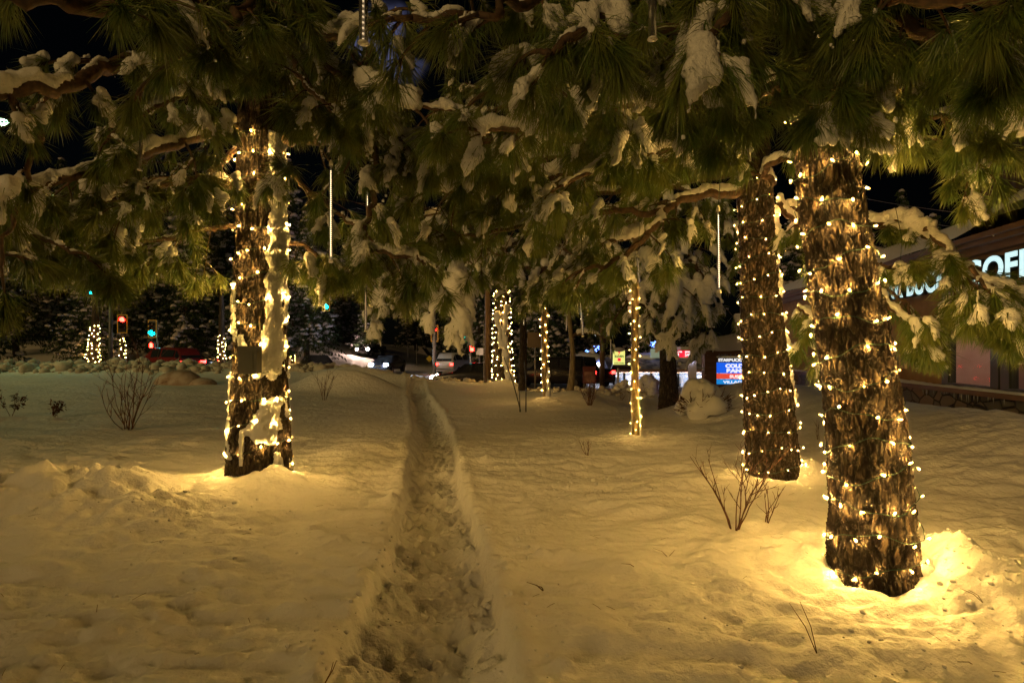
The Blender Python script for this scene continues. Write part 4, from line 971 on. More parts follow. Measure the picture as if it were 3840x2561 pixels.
# ------------------------------------------------------------------ hanging light tubes
TUBES = [(1363, -30, 165, 1.55, .55, 1, 'thick clear light tube hanging nearest the lens, above the track', 0), (2447, -40, 150, 1.75, .6, 0, 'thick clear light tube at the top of the picture, unlit', 0),
         (1241, 612, 985, 3.9, 1, 2, 'longest lit white tube, hanging beside the thick pine with the grey box', 0), (1378, 722, 815, 5.2, 1, 2, 'short lit tube hanging close behind the dark drooping branch', 0),
         (522, 480, 640, 4.2, 1, 0, 'unlit clear tube among the branches over the lawn', -10), (1371, 1072, 1245, 5.6, 1, 1, 'dimly lit tube hanging over the street with a reddish end', 0),
         (2697, 782, 1098, 3.8, 1, 2, 'brightest lit tube, hanging beside the pine with the long snow strip', 4), (2186, 1108, 1263, 5.4, 1, 1, 'tilted dotted tube hanging over the bare pale trunk', 12),
         (2397, 962, 1062, 5.8, 1, 1, 'dotted tube hanging against the nearer slender lit trunk', 6), (3374, 1018, 1108, 5.2, 1, 2, 'short dotted tube hanging to the side of the biggest pine, before the lit letters', 0),
         (2123, 1180, 1240, 11, 1, 1, 'far dim tube by the curved bare trunk', -3), (1672, 1118, 1162, 14, 1, 1, 'far dim tube above the big snow pads', 0), (1750, 1045, 1110, 13, 1, 1, 'far dim tube in the snowy fir, above the red traffic light', 0),
         (2290, 1275, 1345, 12, 1, 1, 'far dim tube beside the yellow shop sign', 0), (1964, 1200, 1218, 16, 1, 2, 'tiny far tube above the thin stalks', 0)]
for px, y0, y1, Y, w, lit, lab, dx in TUBES:
    a = P(px, y1, Y); b = P(px-dx, y0, Y); root = thing('light_tube', tuple(a), lab, 'light tube', 'hanging light tubes')
    root['label'] = lab; ax = b-a; n = np.linalg.norm(ax); r = .0125 if Y < 8 else .014
    MB().tube([ax*.04, ax*.97], r, 14).obj('tube', M['tube'], root, True)
    MB().tube([ax*.0, ax*.035], [r*1.25, r*1.1], 14).obj('end_cap', M['cap'], root, True)
    MB().tube([ax*.965, ax*1.0, ax*1.0+np.array([0, 0, .02])], [r*1.1, r*1.0, r*.5], 12).obj('top_cap', M['cap'], root, True)
    MB().tube([ax*1.0, ax*1.0+np.array([.02, 0, .3]), ax+np.array([.03, .1, .6])], .0025, 5).obj('cord', M['wire'], root, True)
    s = MB(); m = max(8, int(n/.016)); u = ax/n; sd = np.array([u[2], 0, -u[0]])
    s2 = MB(); s2.box(-.0045, -.001, 0, .0045, .001, 1); M4 = None
    v = s2.V[0].copy(); v = v[:, :1]*sd+v[:, 1:2]*np.array([0, 1, 0])+v[:, 2:]*(ax*.9)+ax*.05; s2.V[0] = v; s2.obj('circuit_strip', M['white'], root)
    for i in range(m):
        c = ax*(.07+.87*i/m)+np.array([0, -.004, 0]); q = .0032
        s.add(ICO[1][0]*q+c, (), ICO[1][1])
    o = s.obj('led_row', [M['cap'], M['leddim'], M['led']][lit], root); o['kind'] = 'stuff'

# rubble thrown up by the plough along the street
def rubble():
    R = np.random.RandomState(12); s = MB(); V, T = ICO[1]
    for i in range(1500):
        x = R.uniform(-34, -6) if i < 1150 else R.uniform(-6, 8); yb = float(np.interp(x, [-40, -20, -10, -6, 0, 6, 30], [28.5, 27.2, 26.2, 26.0, 25.2, 23.5, 22]))
        y = yb+R.randn()*.55-.35; r = abs(R.randn())*.10+.05
        if x > -6: r *= .55
        v = V*r*np.array([R.uniform(.8, 1.4), R.uniform(.8, 1.2), R.uniform(.6, 1.0)])*(1+.16*R.randn(len(V), 1))
        s.add(v+np.array([x, y, 0]), (), T); s.V[-1][:, 2] += 1e3*0
        s.V[-1][:, 2] += RZ(x, y)+r*.35
    o = s.obj('snow_rubble', mat('ploughed_snow', (.36, .33, .28), .8, noise=(2, (.55, .52, .47), 3, (1, 1, 1))), None, True); tag(o, kind='stuff')
_gx = np.linspace(-36, 10, 300); _gy = np.linspace(21, 31, 120); _GX, _GY = np.meshgrid(_gx, _gy); _GZ = field_h(_GX, _GY)
def RZ(x, y): return float(_GZ[min(119, max(0, int((y-21)/10*119))), min(299, max(0, int((x+36)/46*299)))])
rubble()

# litter and crumbs on the near snow
def litter():
    R = np.random.RandomState(33); s = MB(); c = MB(); V, T = ICO[1]
    n = 150; X = R.uniform(-4.2, 3.6, n); Y = R.uniform(2.2, 8, n); Z = field_h(X, Y)
    for x, y, z in zip(X, Y, Z):
        a = R.uniform(0, math.pi); L = R.uniform(.03, .09); d = np.array([math.cos(a)*L, math.sin(a)*L, R.uniform(-.002, .012)])
        s.tube([(x, y, z+.004), np.array([x, y, z+.006])+d*.5, np.array([x, y, z+.004])+d], .0011, 4, False)
    tag(s.obj('fallen_needles', M['drygrass']), kind='stuff')
    pts = []
    for cx, cy, sx, sy, k in ((2.95, 3.55, .30, .32, 130), (3.1, 3.0, .5, .3, 60), (-.9, 3.4, .10, .9, 50), (0.0, 3.4, .10, .8, 50), (-3.4, 4.8, .9, .35, 90), (1.0, 6.0, .5, .3, 90), (2.2, 2.7, .8, .2, 50), (-1.9, 3.2, 1.2, .6, 60), (-.45, 4.0, .22, 1.2, 90)):
        pts += [(R.normal(cx, sx), R.normal(cy, sy)) for _ in range(k)]
    A = np.array(pts); Z = field_h(A[:, 0], A[:, 1])
    for (x, y), z in zip(pts, Z):
        r = abs(R.randn())*.007+.004; c.add(V*r*np.array([R.uniform(.8, 1.3), R.uniform(.8, 1.3), .8])*(1+.14*R.randn(len(V), 1))+np.array([x, y, z+r*.3]), (), T)
    tag(c.obj('snow_crumbs', M['snow'], None, True), kind='stuff')
litter()

# ------------------------------------------------------------------ lettering
def text_mesh(body, size, ext=.004, offset=0.0, sx=1.0):
    c = bpy.data.curves.new('t', 'FONT'); c.body = body; c.size = size; c.extrude = ext; c.offset = offset
    o = bpy.data.objects.new('t', c); COL.objects.link(o); bpy.context.view_layer.update()
    me = bpy.data.meshes.new_from_object(o.evaluated_get(bpy.context.evaluated_depsgraph_get())); bpy.data.objects.remove(o); bpy.data.curves.remove(c)
    xs = [v.co.x for v in me.vertices]; w = max(xs)-min(xs)
    return me, w, min(xs)
def text(name, body, size, x, y, z, m, parent, width=None, ext=.004, offset=0.0):
    """upright text facing -Y; x is its left edge"""
    me, w, x0 = text_mesh(body, size, ext, offset); s = 1 if width is None else width/w
    for v in me.vertices:
        a, b, c = v.co; v.co = ((a-x0)*s, -c, b)
    me.flip_normals(); me.materials.clear(); me.materials.append(m)
    return link(name, me, None, parent, (x, y, z))

# ------------------------------------------------------------------ coffee house on the right
def coffee_house():
    az = math.atan2(-.989, -.15); root = thing('coffee_house', (8.2, 9.1, 0), 'tan coffee house with a stone base, arched fascia and lit white lettering', 'building', rz=az)
    # local x runs towards the viewer along the front, local y into the building, z up
    W0, W1 = -16.0, 6.0
    MB().box(W0, -.10, -.9, W1, .3, .64).obj('stone_base', M['stone'], root)
    s = MB(); s.box(W0, -.22, .64, W1, .12, .73); s.obj('sill', M['brown'], root)
    s = MB(); xs = np.arange(W0, W1, .12); V = []; n = 7
    for i, x in enumerate(xs):
        h = .045+.035*float(vnoise(x*1.3, 0, 0, 91))+.01*float(vnoise(x*7, 0, 0, 92))
        for k in range(n):
            t = k/(n-1); V.append((x, -.235+.22*t, .732+max(.005, h)*math.sin(math.pi*t)**.6))
    m = len(xs); Q = [(i*n+k, i*n+k+1, (i+1)*n+k+1, (i+1)*n+k) for i in range(m-1) for k in range(n-1)]
    s.add(V, Q); s.obj('sill_snow', M['snow'], root, True)
    # wall with window openings
    wins = [(-1.97, -.76), (-.31, 1.05), (1.5, 2.9)]; zt = 2.45
    s = MB(); xx = [W0]
    for a, b in wins: xx += [a-.20, b+.20]
    xx.append(W1); fixed = [(xx[i], xx[i+1]) for i in range(0, len(xx), 2)]
    for a, b in fixed: s.box(a, 0, .73, b, .22, zt)
    s.box(W0, 0, zt, W1, .22, 3.25); s.obj('wall', M['stucco'], root)
    for a, b in wins:
        f = MB(); f.box(a-.20, -.03, .74, a, .12, zt+.12); f.box(b, -.03, .74, b+.20, .12, zt+.12); f.box(a, -.03, zt, b, .12, zt+.12); f.box(a, -.03, .74, b, .12, .80)
        fo = f.obj('window', M['frame'], root)
        MB().box(a+.0, .0, .80, a+.05, .08, zt).obj('inner_frame', M['frame'], fo); MB().box(b-.05, .0, .80, b, .08, zt).obj('inner_frame', M['frame'], fo)
        g = mat('shop_glass', (.9, .9, .9), .03, spec=.5, trans=1.0); g.node_tree.nodes['Principled BSDF'].inputs['IOR'].default_value = 1.1
        MB().box(a+.05, .04, .80, b-.05, .046, zt).obj('pane', g, fo)
    # small service window
    f = MB(); a, b, z0, z1 = -4.05, -3.50, 1.02, 1.52
    f.box(a, -.04, z0, a+.07, 0, z1); f.box(b-.07, -.04, z0, b, 0, z1); f.box(a+.07, -.04, z1-.07, b-.07, 0, z1); f.box(a+.07, -.04, z0, b-.07, 0, z0+.07)
    fo = f.obj('window', M['pinkwall'], root); fo['label'] = 'small pale framed window low in the tan wall'
    MB().box(a+.07, -.012, z0+.07, b-.07, -.004, z1-.07).obj('pane', M['frame'], fo)
    MB().box((a+b)/2-.02, -.03, z0+.07, (a+b)/2+.02, -.013, z1-.07).obj('mullion', M['pinkwall'], fo)
    # eaves, roof snow, arch
    s = MB(); s.box(W0, -.28, 3.25, W1, .22, 3.33); s.box(W0, -.36, 3.33, W1, .22, 3.42); s.box(W0, -.16, 3.12, W1, 0, 3.25); s.obj('cornice', M['brown'], root)
    s = MB(); V = []; n = 8; xs = np.arange(W0, W1+.1, .25)
    for i, x in enumerate(xs):
        arch = .30*math.exp(-((x-.6)/1.1)**2)
        for k in range(n):
            t = k/(n-1); V.append((x, -.42+2.4*t, 3.42+arch*(1-t)+.34*min(1, (t*5))**.5+.55*t+.04*float(vnoise(x*.8, t*3, 0, 95))))
    m = len(xs); Q = [(i*n+k, i*n+k+1, (i+1)*n+k+1, (i+1)*n+k) for i in range(m-1) for k in range(n-1)]
    s.add(V, Q); s.obj('roof_snow', M['snow'], root, True)
    s = MB(); s.box(-3.4, 1.3, 3.3, W1, 1.6, 5.5); s.box(-3.46, 1.24, 3.4, -3.30, 1.66, 5.55)
    for i in range(44): s.box(-3.25+i*.21, 1.27, 3.9, -3.21+i*.21, 1.299, 5.4)
    s.obj('upper_wall', M['siding'], root)
    s = MB(); s.box(-3.7, 1.0, 5.5, W1, 5, 5.62); s.obj('upper_roof', M['siding'], root)
    # interior
    MB().box(-4.4, .3, .2, W1, 5.0, .24).obj('interior_floor', M['intfloor'], root)
    MB().box(-4.4, 4.2, .2, W1, 4.3, 3.2).obj('back_wall', M['stone'], root)
    s = MB(); s.box(-4.5, .3, .2, -4.4, 5, 3.2); s.box(-3.1, 2.2, .2, -2.6, 2.7, 3.2); s.box(-1.2, 2.7, .2, -.9, 3.0, 3.2); s.box(1.3, 2.3, .2, 1.7, 2.7, 3.2); s.obj('column', M['pinkwall'], root)
    MB().box(-4.4, .3, 3.0, W1, 5, 3.1).obj('interior_ceiling', M['pinkwall'], root)
    s = MB(); s.box(-3.9, 3.6, 1.35, 5, 3.75, 1.5); s.box(-3.9, 3.55, .24, 5, 3.8, .9); s.obj('counter', M['intfloor'], root)
    for i in range(5):
        a = -3.6+i*1.9; MB().box(a, 1.7, 2.96, a+.5, 2.2, 2.99).obj('ceiling_lamp', M['lamp_in'], root)
    MB().box(-1.12, 2.66, 1.55, -.98, 2.69, 1.72).obj('alarm_box', M['signredsolid'], root)
    R = np.random.RandomState(3); s = MB()
    for c0 in (-1.3, -.95, .1, .8, .95, 1.3):
        for k in range(26): s.add(ICO[1][0]*.010+np.array([c0+R.randn()*.03+.02*(k % 3), .8+R.rand()*.8, 2.15-k*.04+R.randn()*.01]), (), ICO[1][1])
    o = s.obj('window_string_lights', mat('tiny_window_bulb', (1, .9, .6), .4, emit=(1, .7, .35), es=12), root); o['kind'] = 'stuff'
    # letters STARBUCKS COFFEE
    adv = [('STAR', -4.78, 1.42), ('BUCKS', -3.20, 1.72), ('COFFEE', -1.22, 2.30)]
    for w, x0, wd in adv:
        me, wt, xm = text_mesh(w, .66, .001, .022)
        # split the word into its letters by laying each one out from the same string
        cur = x0
        widths = [text_mesh(ch, .58, .001, .022)[1] for ch in w]; gap = .045; k = wd/(sum(widths)+gap*(len(w)-1))
        for ch, cw in zip(w, widths):
            sh = text('letter_return', ch, .58, cur, -.10, 2.605, M['letterside'], root, cw*k*1.02, .05, .030)
            text('letter', ch, .58, cur+.003, -.157, 2.61, M['letter'], root, cw*k, .004, .018)
            cur += (cw+gap)*k
    # icicles
    s = MB(); R = np.random.RandomState(8)
    for i in range(30):
        x = R.uniform(-2.6, 1.4); L = R.uniform(.04, .16); s.tube([(x, -.215, .645), (x, -.215, .645-L)], [.007, .001], 5)
    s.obj('icicles', M['ice'], root, True)['kind'] = 'stuff'
coffee_house()

# ------------------------------------------------------------------ shopping sign, shop signs
def shop_sign():
    Y = 19.5; a = P(2686, 1440, Y); k = Y/F
    root = thing('shopping_sign', (a[0], Y, -.8), 'monument sign with a snow heaped arch and four lit shop panels', 'sign', rz=-.05)
    z0 = a[2]+.8; W = 2.05
    def band(y0, y1, m, nm): return MB().box(0, -.03, z0+(1440-y1)*k, W, .20, z0+(1440-y0)*k-.004).obj(nm, m, root)
    b = band(1341, 1357, M['signblack'], 'black_panel'); text('lettering', 'STARBUCKS COFFEE', .135, .06, -.034, z0+(1440-1355)*k, M['signwhite'], b, 1.42, .003, .006)
    b = band(1359, 1399, M['signblue'], 'blue_panel')
    text('lettering', 'COLDWELL', .17, .30, -.034, z0+(1440-1378)*k, M['signwhite'], b, 1.16, .003, .009)
    text('lettering', 'BANKER', .17, .34, -.034, z0+(1440-1396)*k, M['signwhite'], b, .95, .003, .009)
    b = band(1401, 1420, M['signred'], 'orange_panel'); text('lettering', 'SUSIE SCOOPS', .13, .44, -.034, z0+(1440-1416)*k, M['signwhite'], b, 1.2, .003, .004)
    s = MB()
    for c in (1.02, 1.14): s.tube([(c, -.045, z0+(1440-1418)*k), (c, -.045, z0+(1440-1410)*k)], [.004, .03], 8); s.ball((c, -.045, z0+(1440-1408.5)*k), .035)
    s.obj('ice_cream_cone', M['cone'], b)
    b = band(1422, 1440, M['signblue2'], 'light_blue_panel'); text('lettering', 'VILLAGE', .13, .22, -.034, z0+(1440-1437)*k, M['signwhite'], b, .72, .003, .003)
    text('lettering', 'TOYS', .19, 1.0, -.034, z0+(1440-1438)*k, M['signwhite'], b, .62, .003, .004)
    s = MB(); s.box(-.42, -.10, -.2, -.02, .27, z0+(1440-1318)*k); s.box(W+.02, -.10, -.2, W+.40, .27, z0+(1440-1318)*k); s.box(-.02, -.08, z0-.10, W+.02, .25, z0-.012); s.box(-.02, -.08, z0+.955, W+.02, .25, z0+1.12); s.obj('brown_frame', M['brown'], root)
    s = MB(); s.box(.45, .0, -.3, 1.15, .15, z0-.105); s.obj('white_post', M['white'], root)
    # arched snow heap
    s = MB(); n = 26; V = []; m = 9
    for i in range(n):
        t = i/(n-1); x = -.62+t*(W+1.24)
        for j in range(m):
            u = j/(m-1)*2-1; h = (.62*math.sin(math.pi*min(1, max(0, t)))**.42)*(1-u*u*.55)
            V.append((x, .09+u*.42, z0+1.125+(h if abs(u) < .999 else .02)+.02*float(vnoise(x*3, u, 0, 4))))
    Q = [(i*m+j, i*m+j+1, (i+1)*m+j+1, (i+1)*m+j) for i in range(n-1) for j in range(m-1)]
    s.add(V, Q); s.obj('snow_cap', M['snow'], root, True)
    s = MB(); s.box(-.60, -.30, z0+1.03, W+.60, .48, z0+1.12); s.obj('arch_eave', M['brown'], root)
    s = MB(); R = np.random.RandomState(2)
    for i in range(34):
        x = R.uniform(-.3, W); L = R.uniform(.05, .2); s.tube([(x, -.29, z0+1.03), (x, -.29, z0+1.03-L)], [.010, .002], 5)
    s.obj('icicles', M['ice'], root, True)['kind'] = 'stuff'
shop_sign()

def store():
    Y = 42.0; k = Y/F; x0 = P(2290, 0, Y)[0]; x1 = P(2900, 0, Y)[0]; zb = -1.9
    root = thing('convenience_store', ((x0+x1)/2, Y, zb), 'convenience store with a snowy mansard roof over brightly lit windows', 'building')
    W = (x1-x0)/2; Z = lambda py: P(0, py, Y)[2]-zb
    ze, zr, zw = Z(1384), Z(1344), Z(1424)
    MB().box(-W, 6, 0, W, 6.2, ze).obj('back_wall', M['storewall'], root)
    MB().box(-W, .1, -.2, W, 6, .05).obj('shop_floor', M['white'], root)
    MB().box(-W, .1, ze-.1, W, 6.2, ze).obj('ceiling', M['white'], root)
    s = MB(); s.box(-W, 0, 0, W, .12, max(.1, zw-.55)); s.obj('front_wall', M['brown'], root)
    xs = np.linspace(-W, W, 13)
    for i in range(12):
        s = MB(); a, b = xs[i], xs[i+1]; s.box(a, .0, zw-.55, a+.07, .1, ze-.1); s.box(b-.07, .0, zw-.55, b, .1, ze-.1); s.box(a+.07, 0, ze-.2, b-.07, .1, ze-.1)
        f = s.obj('window', M['frame'], root)
    for i in range(10):
        s = MB(); a = -W+.8+i*1.15; s.box(a, 1.5, .05, a+.25, 4, 1.25); s.obj('shelf_unit', M['storewall'], root)
    for i in range(6): MB().box(-W+1+i*2, 1.2, ze-.16, -W+1.3+i*2, 5, ze-.11).obj('ceiling_lamp', M['storelight'], root)
    s = MB(); V = [(-W-.3, -.9, ze), (W+.3, -.9, ze), (W+.3, 1.2, zr), (-W-.3, 1.2, zr), (-W-.3, 6.3, ze), (W+.3, 6.3, ze), (W+.3, 6.2, zr), (-W-.3, 6.2, zr)]
    s.add(V, [(0, 1, 2, 3), (3, 2, 6, 7), (7, 6, 5, 4), (0, 3, 7, 4), (1, 5, 6, 2), (0, 4, 5, 1)]); s.obj('mansard_roof', M['mansard'], root)
    s = MB(); s.box(-W-.3, -.95, ze-.18, W+.3, -.90, ze+.02); s.obj('fascia', M['brown'], root)
    s = MB(); R = np.random.RandomState(5)
    for i in range(150): s.ball((-W+2*W*i/150, -.98, ze-.2-.05*R.rand()), .014, 1)
    s.obj('eave_string_lights', mat('eave_bulb', (1, .8, .5), .4, emit=(1, .62, .35), es=14), root)['kind'] = 'stuff'
    # snow on the roof with two gables
    s = MB(); V, T = ICO[3]
    for c, a, b, h in ((1.0, 2.2, 1.6, .5), (-2.6, 1.8, 1.4, .4), (4.2, 2.0, 1.5, .45)): s.add(V*np.array([a, b, h])+np.array([c, 2.4, zr]), (), T)
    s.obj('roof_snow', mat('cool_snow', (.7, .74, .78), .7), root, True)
    MB().box(P(2395, 0, Y)[0]-root.location.x, -2.2, 0, P(2412, 0, Y)[0]-root.location.x, -1.7, Z(1404)).obj('green_bin', M['binred'], root)
    # lit gable panel
    MB().box(P(2444, 0, Y)[0]-root.location.x, .3, Z(1342), P(2480, 0, Y)[0]-root.location.x, .4, Z(1308)).obj('gable_panel', mat('pale_gable', (.6, .75, .7), .6, emit=(.35, .6, .52), es=.22), root)
store()

def seven_sign():
    Y = 38.0; k = Y/F; root = thing('shop_sign', (P(2321, 0, Y)[0], Y, -2.0), 'square yellow and white lit food store sign under snow', 'sign'); Z = lambda py: P(0, py, Y)[2]+2.0
    w = 21.5*k; MB().box(-w, -.08, Z(1367), w, .12, Z(1312)).obj('sign_face', M['signyellow'], root)
    MB().box(-w-.06, -.06, Z(1367)-.08, w+.06, .14, Z(1367)-.003).obj('frame', M['signblack'], root)
    text('lettering', 'ELEVEN', .20, -w*.78, -.085, Z(1340), M['signgreen'], root, w*1.56, .004, .008)
    text('lettering', '7', .28, -w*.2, -.085, Z(1330.5), M['signredsolid'], root, None, .004, .012)
    MB().box(-w*.28, -.095, Z(1354), w*.28, -.082, Z(1342.5)).obj('red_square', M['signredsolid'], root)
    text('lettering', 'FOOD STORES', .14, -w*.86, -.085, Z(1364.5), M['signgreen'], root, w*1.72, .004, .004)
    s = MB(); s.box(-w*1.05, .0, -.5, -w*.75, .25, Z(1367)-.085); s.box(-w*1.3, -.0, Z(1386), w*3.0, .2, Z(1373)); s.obj('pylon', M['signblack'], root)
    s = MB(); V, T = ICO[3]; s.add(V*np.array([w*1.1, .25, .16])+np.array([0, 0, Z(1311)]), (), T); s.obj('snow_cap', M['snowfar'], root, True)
seven_sign()

def price_sign():
    Y = 36.0; k = Y/F; x = P(2562, 0, Y)[0]; root = thing('fuel_price_sign', (x, Y, -2.0), 'red fuel price sign with white digits and a lit white pillar', 'sign'); Z = lambda py: P(0, py, Y)[2]+2.0; X = lambda px: P(px, 0, Y)[0]-x
    for a, b, t, w in ((2564, 2600, '5409', .52), (2524, 2560, '01', .3)):
        p = MB().box(X(a), -.06, Z(1340), X(b), .1, Z(1314)).obj('red_panel', M['signredsolid'], root)
        MB().box(X(a)+.06, -.068, Z(1322), X(b)-.06, -.062, Z(1317)).obj('white_strip', M['signwhite'], p)
        text('lettering', t, .27, X(a)+.05, -.066, Z(1336), M['signwhite'], p, w, .003, .010)
    MB().box(X(2585), .02, -.5, X(2612), .30, Z(1341)).obj('pillar', mat('white_pillar', (.7, .66, .72), .5), root)
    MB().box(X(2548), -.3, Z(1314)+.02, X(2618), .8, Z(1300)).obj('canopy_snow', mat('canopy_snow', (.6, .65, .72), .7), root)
    MB().box(X(2585)+.02, -.12, Z(1352), X(2600), -.02, Z(1348)).obj('pillar_lamp', mat('pillar_lamp', (1, 1, 1), .4, emit=(.8, .8, 1), es=12), root)
price_sign()

def blue_house():
    Y = 40.0; x = P(2212, 0, Y)[0]; root = thing('snow_roofed_kiosk', (x, Y, -1.9), 'small kiosk with a thick bluish snow roof and blue lights', 'building'); Z = lambda py: P(0, py, Y)[2]+1.9
    s = MB(); s.box(-.95, 0, 0, .95, 2, Z(1355)); s.obj('wall', M['white'], root)
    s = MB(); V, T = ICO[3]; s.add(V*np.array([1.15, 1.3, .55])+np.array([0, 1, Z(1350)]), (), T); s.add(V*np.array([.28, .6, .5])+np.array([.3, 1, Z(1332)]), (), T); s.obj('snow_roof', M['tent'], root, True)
    for i in range(3): MB().box(-.8+i*.6, -.02, Z(1372), -.4+i*.6, -.004, Z(1362)).obj('window', M['storelight'], root)
    R = np.random.RandomState(4); s = MB()
    for i in range(26): s.ball((-1+i*.08, -.12, Z(1360)+.04*math.sin(i)), .022, 1)
    s.obj('string_lights', M['iceblue'], root)['kind'] = 'stuff'
blue_house()
def blue_strings():
    for (pa, pb, Y, lab, m) in (((2438, 1286), (2482, 1264), 44, 'blue string lights on the roof edge beside the dark fir trunk', 'iceblue'), ((2196, 1318), (2246, 1306), 44, 'blue string lights high behind the curved bare trunk', 'iceblue')):
        a, b = P(*pa, Y), P(*pb, Y); r = thing('string_lights', tuple(a), lab, 'string lights', 'string lights across the street'); R = np.random.RandomState(int(pa[0])); s = MB()
        pts = [(b-a)*t+np.array([0, 0, -.25*math.sin(math.pi*t)]) for t in np.linspace(0, 1, 24)]
        MB().tube(pts, .008, 4).obj('wire', M['wire'], r)
        for p in pts:
            for q in range(2): s.ball(p+R.randn(3)*np.array([.04, .04, .14]), .022, 1)
        s.obj('bulbs', M[m], r)['kind'] = 'stuff'
blue_strings()

def board(px0, px1, py0, py1, Y, lab, m, pole=None, name='sign_board', zb=None):
    a = P(px0, py1, Y); b = P(px1, py0, Y); r = thing(name, ((a[0]+b[0])/2, Y, gz((a[0]+b[0])/2, Y)), lab, 'sign'); L = r.location
    MB().box(a[0]-L.x, -.03, a[2]-L.z, b[0]-L.x, .03, b[2]-L.z).obj('panel', M[m], r)
    s = MB(); px = [(a[0]+b[0])/2-L.x] if pole != 2 else [a[0]-L.x+.06, b[0]-L.x-.06]
    for q in px: s.tube([(q, .07, -.3), (q, .07, b[2]-L.z)], .035, 8)
    s.obj('post', M['galv'], r, True); return r, a, b
board(1978, 2036, 1246, 1303, 27, 'back of a square traffic sign on a thin post beside the slender lit trunk', 'signback')
board(1785, 1812, 1305, 1331, 33, 'small pale road sign beside the red signal', 'white')
r, a, b = board(2186, 2234, 1374, 1438, 26.5, 'maroon notice board with faded pictures and snow at its foot', 'postred', 2)
MB().box(a[0]-r.location.x+.06, -.045, a[2]-r.location.z+.08, b[0]-r.location.x-.06, -.032, b[2]-r.location.z-.25).obj('poster', M['postpic'], r)
def diamond():
    Y = 70; c = P(1610, 1345, Y); r = thing('warning_sign', (c[0], Y, gz(c[0], Y)), 'yellow diamond warning sign far down the street', 'sign'); h = c[2]-r.location.z
    MB().prism([(-.4, h), (0, h-.4), (.4, h), (0, h+.4)], -.02, .02).obj('diamond', mat('yellow_sign', (.8, .45, .02), .5, emit=(.8, .4, .02), es=.12), r)
    MB().tube([(0, .05, -1), (0, .05, h)], .05, 8).obj('post', M['galv'], r)
diamond()

# ------------------------------------------------------------------ poles and traffic signals
def pole(px, base, top, wpx, Y, lab, m='woodpole', name='utility_pole', cat='pole', extra=None):
    a = P(px, base, Y); b = P(px, top, Y); z = gz(a[0], Y); r = thing(name, (a[0], Y, z), lab, cat); R = wpx/2/F*Y
    MB().tube([(0, 0, -.5), (0, 0, (b[2]-z)*.5), (0, 0, b[2]-z)], [R, R*.95, R*.8], 14).obj('post', M[m], r, True)
    if extra: extra(r, z)
    return r
pole(1829, 1425, 500, 22, 26.2, 'wooden utility pole beside the densely lit trunk', extra=lambda r, z: (MB().tube([(-.17, -.06, -.4), (-.17, -.06, 3.0)], .02, 6).obj('conduit', M['galv'], r), MB().box(-.5, -.22, 6.6, .5, -.14, 6.75).obj('crossarm', M['woodpole'], r)))
pole(2258, 1440, 1000, 20, 27.5, 'grey brown post between the notice board and the yellow shop sign')
pole(2318, 1440, 1380, 9, 30, 'short white leaning post below the yellow shop sign', 'white', 'bollard', 'post')
def mast(r, z, z1, dx, h=.0): MB().tube([(0, 0, z1), (dx*.3, 0, z1+.25), (dx, 0, z1+.45)], [.09, .07, .05], 10).obj('mast_arm', M['metal'], r, True)
pole(415, 1350, 1095, 15, 32, 'dark signal pole with a mast arm reaching over the street', 'metal', 'signal_pole', extra=lambda r, z: mast(r, z, P(0, 1100, 32)[2]-z, -4.2))
pole(1629, 1380, 1100, 13, 36, 'grey signal pole half hidden behind the big snow pads', 'galv', 'signal_pole', extra=lambda r, z: mast(r, z, P(0, 1112, 36)[2]-z, -7.2))
pole(1765, 1400, 1240, 8, 33, 'reddish lit signal post beside the small pale road sign', 'galv', 'signal_pole', extra=lambda r, z: mast(r, z, P(0, 1268, 33)[2]-z, -1.5))
pole(590, 1370, 1200, 6, 38, 'thin signal post behind the bright green light', 'galv', 'signal_pole')
pole(1482+80, 1395, 1290, 3, 60, 'thin pale pole far down the street', 'galv', 'flag_pole')
pole(1485+45, 1395, 1280, 3, 62, 'thinner pale pole beside another far down the street', 'galv', 'flag_pole')

def signal(px, py, Y, lit, lab, rz=0.0, es=1.0, ped=False, s=.74):
    """px,py: the lit lens; lit: index from the top (0 red, 2 green)"""
    c = P(px, py, Y); dz = .33*s; zc = c[2]+(lit-1)*dz if not ped else c[2]
    r = thing('traffic_signal', (c[0], Y, zc), lab, 'traffic light', 'traffic signals at the junction', rz)
    if ped:
        MB().box(-.19, 0, -.19, .19, .2, .19).obj('housing', M['blackp'], r)
        s_ = MB(); s_.box(-.10, -.02, -.13, .10, -.004, .06)
        for i in range(4): s_.box(-.10+i*.052, -.02, .061, -.062+i*.052, -.004, .06+(.10, .13, .12, .07)[i])
        s_.obj('red_hand', M['red_l'], r); MB().box(-.24, -.12, .22, .24, .02, .235).obj('visor', M['blackp'], r); return r
    MB().box(-.17*s, 0, -.53*s, .17*s, .2, .53*s).obj('housing', M['blackp'], r)
    b = MB(); w, h, t = .33*s, .70*s, .035; b.box(-w, .02, -h, -w+t, .03, h); b.box(w-t, .02, -h, w, .03, h); b.box(-w+t, .02, h-t, w-t, .03, h); b.box(-w+t, .02, -h, w-t, .03, -h+t); b.obj('backplate_border', M['yellow'], r)
    MB().box(-w+t, .022, -h+t, w-t, .028, h-t).obj('backplate', M['blackp'], r)
    for i in range(3):
        z = (1-i)*dz; m = M['dark_l']
        if i == lit: m = M['red_l'] if lit == 0 else M['green_l']
        MB().tube([(0, -.03, z), (0, .01, z)], [.15*s, .19*s], 16).obj('lens', m, r, True)
        th = np.linspace(-.2, math.pi+.2, 12); V = []
        for q in (0, -.22*s):
            for a in th: V.append((math.cos(a)*.19*s, q, z+math.sin(a)*.19*s))
        MB().add(V, [(j, j+1, 13+j-0, 12+j) for j in range(11)]).obj('visor', M['blackp'], r)
    return r
